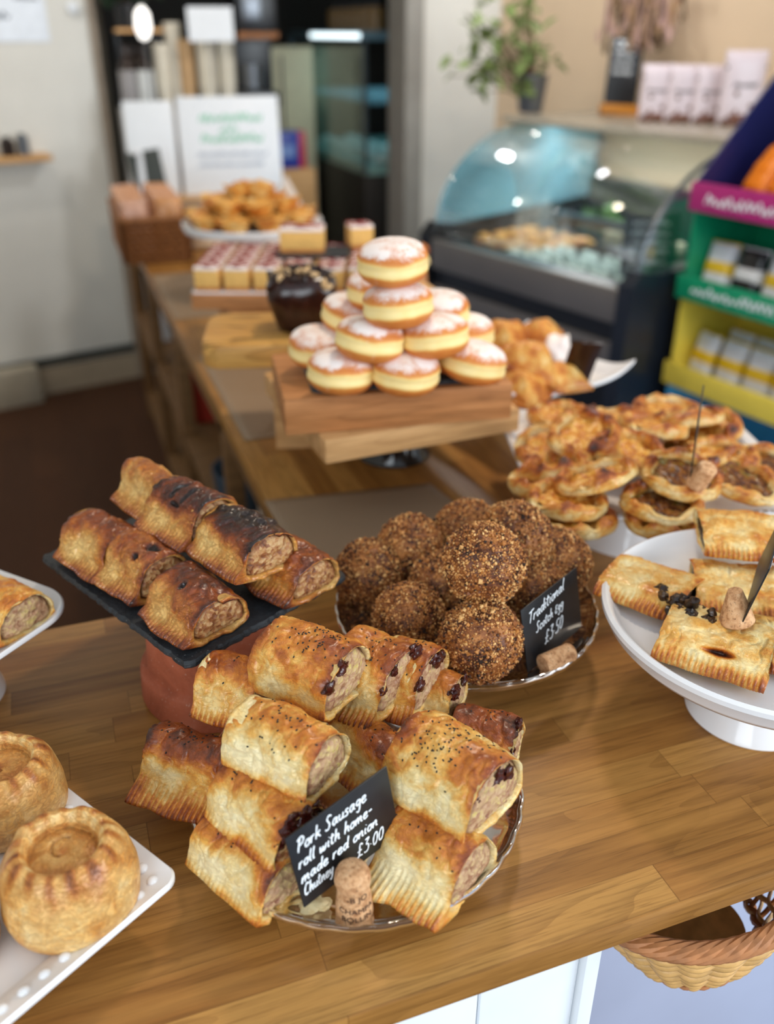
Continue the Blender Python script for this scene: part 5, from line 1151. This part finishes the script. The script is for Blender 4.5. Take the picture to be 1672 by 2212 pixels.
o = MB().lathe([(0, 0), (.022, 0), (.022, .02), (0, .022)], 24).build('wall_hook', M['whitepaint']); place(o, (0.212, onwall(0.212)-.001, 1.625), (R(90), 0, wn), 'round white fitting high on the left wall', 'fitting')
o = MB().box(-0.4, 0.0, -0.09, 0, 0, 0.17, bev=.006).build('skirting_heater', plain('cream_metal', S(180, 170, 150), .5)); place(o, (-0.20, onwall(-0.2)-0.03, 0.0), (0, 0, wn), 'low cream heater box on the floor against the left wall', 'heater')
# items on the lower shelves
def bag(label, loc, r, h, mat, seed, cat='bag', name='carrier_bag', sc=(1, .8, 1)):
    o = MB().ball((0, 0, h*.5), h*.5, 24, 16, noise=.35, seed=seed, sc=(r/h*2*sc[0], r/h*2*sc[1], 1)).build(name, mat); o.location = loc; return tag(o, label, cat)
wb = plain('white_carrier_bag', S(206, 196, 184), .6, var=.15, vs=12)
bag('white paper bag on the open shelf nearest the burnt sausage rolls', (.36, 1.60, .483), .060, .27, wb, 2)
bag('pale bag at the far end of the open shelf', (.37, 2.86, .483), .06, .13, wb, 5)
tag(MB().box(.303, .40, 2.58, 2.70, .483, .63, bev=.004).build('red_box', plain('red_card', S(178, 48, 32), .5)), 'red box on the open shelf under the long worktop', 'box')
tag(MB().box(.303, .40, 3.45, 3.6, .483, .75, bev=.004).build('white_box', M['whitepaint']), 'white box far along the open shelf', 'box')
o = MB().lathe([(0, 0), (.06, 0), (.08, .05), (.085, .11), (.08, .11), (0, .02)], 32).build('mixing_bowl', plain('blue_grey_enamel', S(70, 88, 104), .3)); place(o, (.35, 2.0, .483), (0, 0, 0), 'blue grey bowl on the open shelf', 'bowl')
bag('black bag pushed in above the blue grey bowl side of the shelf', (.42, 2.26, .483), .06, .2, bk, 8)
tag(MB().box(.303, .5, 1.2, 1.5, .123, .40, bev=.005).build('cardboard_box', M['shelfwood']), 'brown carton on the lowest shelf', 'box')
# ------------------------------------------------------------------ curved glass deli counter
FA = R(-74.6); FO = Vector((1.35, 3.24, 0))
def fr(x, y, z=0): c, s = math.cos(FA), math.sin(FA); return Vector((FO.x+x*c-y*s, FO.y+x*s+y*c, z))
dc = thing('deli_counter', 'black refrigerated deli counter with curved glass by the beige wall', 'display fridge', FO, (0, 0, FA))
blk = plain('satin_black', S(18, 20, 24), .35); stl = plain('brushed_grey_band', S(128, 122, 116), .38, .6, var=.08, vs=3)
LX = .95
MB().box(0.02, LX, .06, .90, 0, .56, bev=.01).build('fridge_base', blk, dc)
MB().box(0.0, LX, .0, .10, .56, .84, bev=.02).build('front_bumper', blk, dc)
MB().box(0.01, LX, -.018, .02, .735, .845, bev=.012).build('upper_trim_band', stl, dc)
MB().box(0.01, LX, -.010, .02, .565, .675, bev=.012).build('lower_trim_band', stl, dc)
MB().box(0.0, LX, .08, .90, .55, .80).box(0, LX, .84, .90, .8, 1.0).build('cold_well', plain('dark_steel_tray', S(40, 46, 50), .3, .3), dc)
ep = [(-.02, .0), (-.03, .50), (-.02, .86), (.02, .90), (.10, .885), (.90, .93), (.90, .0)]
def endp(x0, x1):
    mb = MB(); n = len(ep); V = [(x0, y, z) for y, z in ep]+[(x1, y, z) for y, z in ep]; Fs = [tuple(range(n))[::-1], tuple(range(n, 2*n))]+[(i, (i+1) % n, (i+1) % n+n, i+n) for i in range(n)]; return mb.add(V, Fs)
endp(LX, LX+.055).build('end_panel', plain('blue_black_panel', S(26, 32, 42), .3), dc); endp(-.05, 0).build('end_panel', blk, dc)
cv = [(.02+.46*(1-math.cos(t)), .87+.36*math.sin(t)) for t in np.linspace(0, math.pi/2, 16)]
def gl_surf(x0, x1, th_=.005):
    V = [(x, y, z) for x in (x0, x1) for y, z in cv]; n = len(cv); Fs = [(i, i+1, n+i+1, n+i) for i in range(n-1)]; return V, Fs
V, Fs = gl_surf(0.0, LX+.05); o = mesh_obj('curved_front_glass', V, Fs, M['pane'], dc); o.modifiers.new('s', 'SOLIDIFY').thickness = .005
m, nt, b = new_mat('painted_reflection_glass'); out = nt.nodes['Material Output']; setp(b, Roughness=.08); b.inputs['Base Color'].default_value = (*S(150, 205, 222), 1)  # pale blue mixed into the glass paints a bright window reflection
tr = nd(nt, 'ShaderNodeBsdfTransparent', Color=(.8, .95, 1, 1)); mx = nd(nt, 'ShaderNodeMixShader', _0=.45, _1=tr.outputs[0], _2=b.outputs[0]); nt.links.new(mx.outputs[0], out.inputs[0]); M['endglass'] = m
def endglass(x, mat):
    n = len(cv); V = [(x, y, z) for y, z in cv]+[(x, .88, 1.23), (x, .88, .87)]; mb = MB(); V2 = V+[(x+.006, y, z) for _, y, z in V]; m_ = len(V)
    return mb.add(V2, [tuple(range(m_)), tuple(range(m_, 2*m_))[::-1]]+[(i, i+m_, (i+1) % m_+m_, (i+1) % m_) for i in range(m_)]).build('end_glass', mat, dc, smooth=False)
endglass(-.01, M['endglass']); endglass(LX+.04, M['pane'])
MB().box(-.04, LX+.08, .36, .90, 1.232, 1.252, bev=.004).build('top_shelf', plain('greenish_glass_shelf', S(168, 160, 144), .25), dc)
MB().tube([(LX+.03, y, z) for y, z in cv], .007, 8).build('glass_support', gm, dc)
MB().box(0.0, .02, .86, .88, .87, 1.23).box(LX-.02, LX, .86, .88, .87, 1.23).build('rear_post', gm, dc)
sl = bpy.data.lights.new('deli_fill_light', 'AREA'); sl.shape = 'RECTANGLE'; sl.size = .85; sl.size_y = .05; sl.energy = 7; sl.color = (.92, .98, 1); so = bpy.data.objects.new('deli_fill_light', sl); col.objects.link(so); so.location = fr(.47, .60, 1.22); so.rotation_euler = (0, 0, FA)  # unseen lamp added under the shelf to brighten the deli interior
MB().box(.05, .5, .55, .60, .86, .90, bev=.006).build('inner_rail', gm, dc)
# produce inside
G = 'white mozzarella balls along the front of the deli counter'
wc = plain('milk_white_cheese', S(206, 222, 214), .35, var=.06); cheese = None; rng = random.Random(5)
for k in range(44):
    i, j = k % 11, k//11; x, y = .30+i*.057+rng.uniform(-.012, .012), .14+j*.062+rng.uniform(-.01, .01)
    if cheese is None: o = MB().ball((0, 0, .018), .024, 12, 8, noise=.15, seed=2, sc=(1.1, .9, .8)).build('mozzarella_ball', wc); cheese = o
    else: o = cheese.copy(); col.objects.link(o)
    place(o, fr(x, y, .8005), (0, 0, k*1.1), f'small white cheese ball in the {["front", "second", "third", "back"][j]} row of the deli counter tray', 'cheese', G)
G = 'tan baked items in the left part of the deli counter'; tn = None
for k in range(16):
    i, j = k % 4, k//4
    if tn is None: o = MB().ball((0, 0, .02), .04, 14, 9, noise=.5, seed=7, sc=(1.2, .8, .6), a=.45).build('savoury_bake', M['pastry'], attr='brown'); tn = o
    else: o = tn.copy(); col.objects.link(o)
    place(o, fr(.05+i*.09, .42-j*.085+.05, .8005), (0, 0, k*.9), f'tan savoury bake in the {["back", "third", "second", "front"][j]} row at the left of the deli counter', 'savoury', G)
ch = thing('cheese_board', 'pale cheese wedges on a dark board inside the deli counter', 'cheese', fr(.52, .56, .801), (0, 0, FA)); MB().box(-.16, .16, -.10, .10, 0, .02, bev=.003).build('dark_board', blk, ch)
for i, (x, y, h) in enumerate([(-.08, .02, .05), (.04, .0, .06), (.11, .03, .04)]): MB().prism([(-.06, -.05), (.06, -.03), (.05, .05), (-.05, .06)], .02, .02+h, bev=.006, T=(x, y, 0)).build('cheese_wedge', plain('cream_cheese_rind', S(214, 206, 176), .5), ch)
leafy('green salad leaves at the back of the deli counter', fr(.20, .70, .80), 90, (.12, .09, .12, 0), .03, 8, plain('salad_green', S(92, 128, 66), .4, var=.3), name='salad_leaves', cat='salad')
rt = thing('chalkboard_sign', 'small chalkboard inside the right end of the deli counter', 'sign', fr(.86, .22, .802), (R(-8), 0, FA+R(50))); MB().box(-.09, .09, 0, .01, 0, .235, bev=.002).build('board', M['slatecard'], rt)
mb = MB()
for i in range(6): scribble(mb, -.06, .19-.03*i, .12, .02, y=-.002, seed=i, r=.0018)
mb.build('chalk_writing', M['chalk'], rt)
# things on the top shelf
pp = fr(0, 0); pl = on(1145, 243, 1.252)
leafy('trailing green plant in a ribbed metal pot on the deli counter shelf', (pl.x, pl.y, 1.2525), 150, (.26, .14, .46, -.12), .034, 11, plain('pale_trailing_leaf', S(120, 138, 78), .5, var=.3), name='potted_plant', down=.05,
      pot=([(0, 0), (.045, 0), (.048, .01), (.062, .125), (.066, .13), (.064, .135), (.055, .12), (0, .11)], gm))
cbp = on(1335, 248, 1.252)
rt = thing('chalkboard_sign', 'tall chalkboard with an orange base on the deli counter shelf', 'sign', (cbp.x, cbp.y, 1.2525), (R(-7), R(3), R(-22))); MB().box(-.062, .062, 0, .012, .034, .27, bev=.002).build('board', M['slatecard'], rt)
MB().box(-.072, .072, -.02, .03, 0, .036, bev=.003).build('orange_base', plain('orange_wood', S(196, 128, 40), .5), rt); mb = MB()
for i in range(3): scribble(mb, -.045, .20-.03*i, .08, .02, y=-.0015, seed=i+20, r=.0016)
for sx in (-.03, .0, .03): mb.tube([(sx+.014*math.cos(t), -.0015, .245+.012*math.sin(t)) for t in np.linspace(0, 6.28, 14)], .003, 5, flat=.4, up=(0, 1, 0))
mb.build('chalk_writing', M['chalk'], rt)
mw = plain('pinkish_white_pouch', S(222, 208, 214), .35, var=.03); mbr = plain('brown_cocoa_print', S(112, 68, 50), .5, var=.4, vs=60)
def pouch():
    r = thing('snack_pouch', '', 'pouch', (0, 0, -9)); b_ = packet(.118, .185, .05, mw, 1, 'pouch_film'); b_.parent = r
    MB().box(-.057, .057, -.013, -.006, .140, .147).build('dark_seal_band', plain('dark_band', S(60, 50, 52), .5), r)
    mb = MB(); rg = random.Random(3)
    for k in range(26): mb.ball((rg.uniform(-.048, .048), -.024+abs(rg.gauss(0, .002)), abs(rg.gauss(.008, .022))), rg.uniform(.006, .012), 8, 6, sc=(1, .4, 1))
    mb.build('printed_sweets', mbr, r)['kind'] = 'stuff'
    ml = MB(); scribble(ml, -.035, .095, .07, .014, y=-.0262, seed=3, r=.0016); ml.build('printed_name', plain('dark_band', S(60, 50, 52), .5), r); return r
po = pouch(); G = 'white snack pouches lined up on the deli counter shelf'
for i, (px, py) in enumerate([(1412, 262), (1468, 264), (1525, 266), (1590, 270)]):
    p = on(px, py, 1.252); lc = (p.x, p.y, 1.2525); rz = R(-28+4*i); lb = ['leftmost white pouch next to the tall chalkboard', 'second white pouch from the tall chalkboard', 'third white pouch from the tall chalkboard', 'rightmost and largest white pouch on the deli shelf'][i]
    if i == 0: po.location = lc; po.rotation_euler = (0, 0, rz); po['label'] = lb; po['group'] = G
    else: dup(po, lc, (0, 0, rz), lb, G, 1.25 if i == 3 else None)
rt = thing('dried_flowers', 'bunches of dried flowers hanging on the beige wall above the shelf', 'dried flowers', fr(.12, .80, 1.78), (0, 0, FA)); rng = random.Random(6)
cols = [plain('dried_tan', S(176, 140, 104), .8), plain('dried_pink', S(196, 160, 150), .8), plain('dried_dark', S(84, 62, 40), .8)]
for b_ in range(3):
    mb = MB()
    for k in range(26):
        x0 = -.12+.40*rng.random(); L_ = rng.uniform(.12, .30); dx = rng.gauss(0, .04); t = np.linspace(0, 1, 5)
        mb.tube(np.stack([x0*.8+dx*t, rng.uniform(-.03, .03)+0*t, -L_*t], -1), .003, 5); mb.ball((x0*.8+dx, 0, -L_), rng.uniform(.008, .02), 8, 6, noise=.5, seed=k, sc=(.6, .6, 1.8))
    mb.build('dried_stems', cols[b_], rt)
MB().tube([(-.14, 0, .004), (.30, 0, .004)], .005, 6).build('hanging_rail', gm, rt)

# ------------------------------------------------------------------ snack stand at the far right
SA = math.atan2(-.98, .19); SO = Vector((1.764, 2.268, .154))
ss = thing('snack_display_stand', 'multicoloured cardboard snack stand at the right edge of the photo', 'display stand', SO, (0, 0, SA)); ss.scale = (.9, .9, .9)
pk_ = plain('magenta_card', S(176, 36, 118), .45); gn = plain('emerald_card', S(10, 150, 104), .45); ye = plain('yellow_card', S(246, 220, 84), .45); bl = plain('sky_blue_card', S(100, 196, 244), .45); nv = plain('navy_card', S(26, 30, 84), .45)
W_, D_ = .50, .36
def tier(nm, z0, z1, mat, lip, lipm):
    mb = MB(); mb.box(0, .008, .02, D_, z0, z1).box(W_-.008, W_, .02, D_, z0, z1).box(0, W_, D_-.01, D_, z0, z1).box(0, W_, .0, D_, z0, z0+.008); mb.build(nm+'_tier', mat, ss)
    MB().box(-.006, W_+.006, -.006, .006, z0-.004, z0+lip, bev=.002).build(nm+'_lip', lipm, ss)
tier('blue', .10, .44, bl, .02, bl); tier('yellow', .44, .745, ye, .075, ye); tier('green', .745, 1.03, gn, .075, gn)
tier('magenta', 1.03, 1.07, pk_, .085, pk_)
mb = MB()
for x0, x1 in ((0, .008), (W_-.008, W_)): mb.add([(x, y, z) for x in (x0, x1) for y, z in ((.0, 1.05), (.0, 1.11), (.30, 1.42), (.36, 1.42), (.36, 1.05))], [(0, 1, 2, 3, 4), (9, 8, 7, 6, 5)]+[(i, i+5, (i+1) % 5+5, (i+1) % 5) for i in range(5)])
mb.box(0, W_, .35, .36, 1.07, 1.5); mb.build('navy_header', nv, ss, smooth=False)
MB().box(.02, W_-.02, .04, D_, -.1705, .10).build('plinth', blk, ss)
for zz_, sd_ in ((.765, 2), (1.05, 5)): mb = MB(); scribble(mb, .06, zz_, .34, .035, y=-.008, seed=sd_, r=.003); mb.build('white_lettering', M['chalk'], ss)
def sw(x, y, z=0): c, s = math.cos(SA), math.sin(SA); return Vector((SO.x+.9*(x*c-y*s), SO.y+.9*(x*s+y*c), SO.z+.9*z))
wy = plain('white_crisp_film', S(226, 228, 232), .25); yb = plain('yellow_film', S(230, 190, 30), .3); ob = plain('orange_film', S(236, 130, 20), .3); kb = plain('black_film', S(28, 28, 30), .25)
def crisp(main, patch):
    r = thing('crisp_packet', '', 'snack packet', (0, 0, -10)); a_ = packet(.105, .17, .055, main, 3, 'packet_film'); a_.parent = r
    q = packet(.108, .05, .062, patch, 4, 'coloured_band'); q.parent = r; q.location = (0, 0, .062)
    q = packet(.107, .03, .02, patch, 4, 'coloured_band'); q.parent = r; q.location = (0, 0, .142); return r
pr_ = {'w': crisp(wy, yb), 'o': crisp(ob, ob), 'k': crisp(kb, wy)}; us = set()
def put(kd, x, y, z, lean, rz, lb, g):
    if kd not in us: us.add(kd); o = pr_[kd]; o.scale = (.9,)*3; o.location = sw(x, y, z); o.rotation_euler = (lean, 0, SA+rz); o['label'] = lb; o['group'] = g
    else: dup(pr_[kd], sw(x, y, z), (lean, 0, SA+rz), lb, g)
for i in range(4):
    put('w', .07+i*.118, .09, .449, R(-12), R(i*7-10), f'{["left", "second", "third", "right"][i]} white and yellow packet on the yellow tier of the stand', 'white and yellow crisp packets')
    put('w' if i != 1 else 'k', .07+i*.118, .09, .754, R(-14), R(8-i*6), f'{["left white", "black", "third white", "right white"][i]} packet on the green tier of the stand', 'white and yellow crisp packets' if i != 1 else None)
    put('o', .12+i*.105, .13, 1.08, R(-35), R(i*9-15), f'{["left", "second", "third", "right"][i]} orange packet on the top magenta tier', 'orange crisp packets')
    if i < 3: put('w', .12+i*.118, .22, .449, R(-4), R(i*5), f'{["left", "middle", "right"][i]} white packet in the back row of the yellow tier', 'white and yellow crisp packets')
for i in range(2): put('w', .10+i*.14, .10, .109, R(-8), R(6), f'{["left", "right"][i]} pale packet in the blue bottom tier of the stand', 'white and yellow crisp packets')

# ------------------------------------------------------------------ second glass case seen through the doorway
gc = thing('glass_display_case', 'tall glass display case with a light bar in the back room', 'display fridge', (0, 0, 0))
X0, X1, Y0, Y1 = 1.60, 2.35, 4.80, 6.30
MB().box(X0, X1, Y0, Y1, 0, .86, bev=.01).build('case_base', plain('dark_brown_cladding', S(52, 44, 38), .5), gc)
MB().box(X0+.02, X1, Y0, Y1, .86, .90).build('deck', plain('pale_teal_deck', S(150, 190, 180), .3), gc)
MB().box(X0-.004, X0+.004, Y0, Y1, .86, 1.50).build('front_glass', M['pane'], gc)
MB().box(X1-.03, X1, Y0, Y1, .9, 1.5).build('back_panel', plain('teal_grey_panel', S(92, 122, 120), .4), gc)
MB().box(X0, X0+.02, Y0, Y0+.02, .86, 1.5).box(X0, X0+.02, Y1-.02, Y1, .86, 1.5).build('corner_post', gm, gc)
MB().box(X0, X1, Y0, Y1, 1.50, 1.54, bev=.004).build('canopy', plain('blue_grey_steel', S(110, 140, 156), .3, .3), gc)
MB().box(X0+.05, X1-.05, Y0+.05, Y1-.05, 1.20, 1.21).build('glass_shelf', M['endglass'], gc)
MB().box(X0-.012, X0+.012, Y0+.05, Y0+.95, 1.505, 1.53, bev=.004).build('light_bar', emit('cool_tube_light', (.8, .95, 1), 2.2), gc)
ll = bpy.data.lights.new('case_light', 'AREA'); ll.shape = 'RECTANGLE'; ll.size = .5; ll.size_y = 1.3; ll.energy = 5; ll.color = (.75, .97, 1); lo = bpy.data.objects.new('case_light', ll); col.objects.link(lo); lo.location = ((X0+X1)/2, (Y0+Y1)/2, 1.49)
fb = None
for k in range(12):
    if fb is None: o = MB().ball((0, 0, .02), .05, 12, 8, noise=.4, seed=4, sc=(1, 1, .6)).build('wrapped_cheese', wc); fb = o
    else: o = fb.copy(); col.objects.link(o)
    place(o, (X0+.14+.16*(k % 2), Y0+.12+.21*(k//2), .901), (0, 0, k), f'pale wrapped cheese in the {["front", "rear"][k % 2]} row of the back room glass case', 'cheese', 'wrapped cheeses in the back room case')
jr = None
for k in range(5):
    if jr is None:
        jr = thing('storage_jar', '', 'jar', (0, 0, 0)); MB().lathe([(0, 0), (.05, 0), (.052, .09), (.04, .11), (0, .11)], 20).build('jar_body', plain('amber_jar', S(130, 104, 66), .3), jr); MB().lathe([(0, .11), (.042, .11), (.042, .13), (0, .13)], 20).build('lid', blk, jr); o = jr
    else: o = dup(jr, (0, 0, 0), (0, 0, 0))
    o.location = (1.72, 4.95+k*.17, 1.5405); o['label'] = f'{["nearest", "second", "third", "fourth", "farthest"][k]} amber jar on top of the back room glass case'; o['group'] = 'jars on the glass case'

# ------------------------------------------------------------------ wicker bowl hanging below the worktop
M['willow'] = plain('golden_willow', S(214, 168, 104), .45, var=.22, vs=60); M['willow2'] = plain('reddish_willow', S(176, 116, 70), .45, var=.25, vs=60)
wb_ = thing('wicker_basket', 'oval golden wicker basket hanging under the worktop at the lower right', 'basket', (0.497, 0.458, 0.733), (R(-3), R(-7), R(10)))
ns = 22; N_ = ns*6; th_ = np.linspace(0, 2*np.pi, N_, endpoint=False); H_ = .125
def brad(t): return .052+.050*t**.8
mb = MB(); rows_ = 15
for k in range(rows_):
    t = (k+.5)/rows_; r_ = brad(t)+.0042*np.cos(th_*ns/2+math.pi*(k % 2)); mb.tube(np.stack([1.22*r_*np.cos(th_), r_*np.sin(th_), 0*th_+t*H_+.001*np.sin(th_*3+k)], -1), .0019, 8, closed=True, flat=2.35)
mb.build('woven_strips', M['willow'], wb_)
mb = MB()
for i in range(ns): a = 2*math.pi*i/ns; mb.tube([(1.22*brad(t)*math.cos(a), brad(t)*math.sin(a), t*H_) for t in np.linspace(0, 1, 8)], .0026, 6)
mb.build('upright_stakes', M['willow2'], wb_)
mb = MB()
for s_ in range(7): ph_ = s_*2*math.pi/7; r_ = brad(1)+.0052*np.cos(9*th_+ph_); mb.tube(np.stack([1.22*r_*np.cos(th_), r_*np.sin(th_), H_+.0052*np.sin(9*th_+ph_)], -1), .0046, 7, closed=True)
for s_ in range(2): ph_ = s_*math.pi; r_ = brad(.03)+.003*np.cos(12*th_+ph_); mb.tube(np.stack([1.22*r_*np.cos(th_), r_*np.sin(th_), .003+.003*np.sin(12*th_+ph_)], -1), .003, 7, closed=True)
mb.build('twisted_rim', M['willow2'], wb_)
MB().lathe([(0, 0), (.05, 0), (.05, .003), (0, .003)], 40).build('basket_base', M['willow'], wb_)
mb = MB()
for sx in (-1, 1): mb.tube([(sx*.122, 0, H_), (sx*.124, 0, H_+.02), (sx*.12, 0, .134+sx*.012)], .0018, 6)
mb.build('hanging_hooks', gm, wb_)
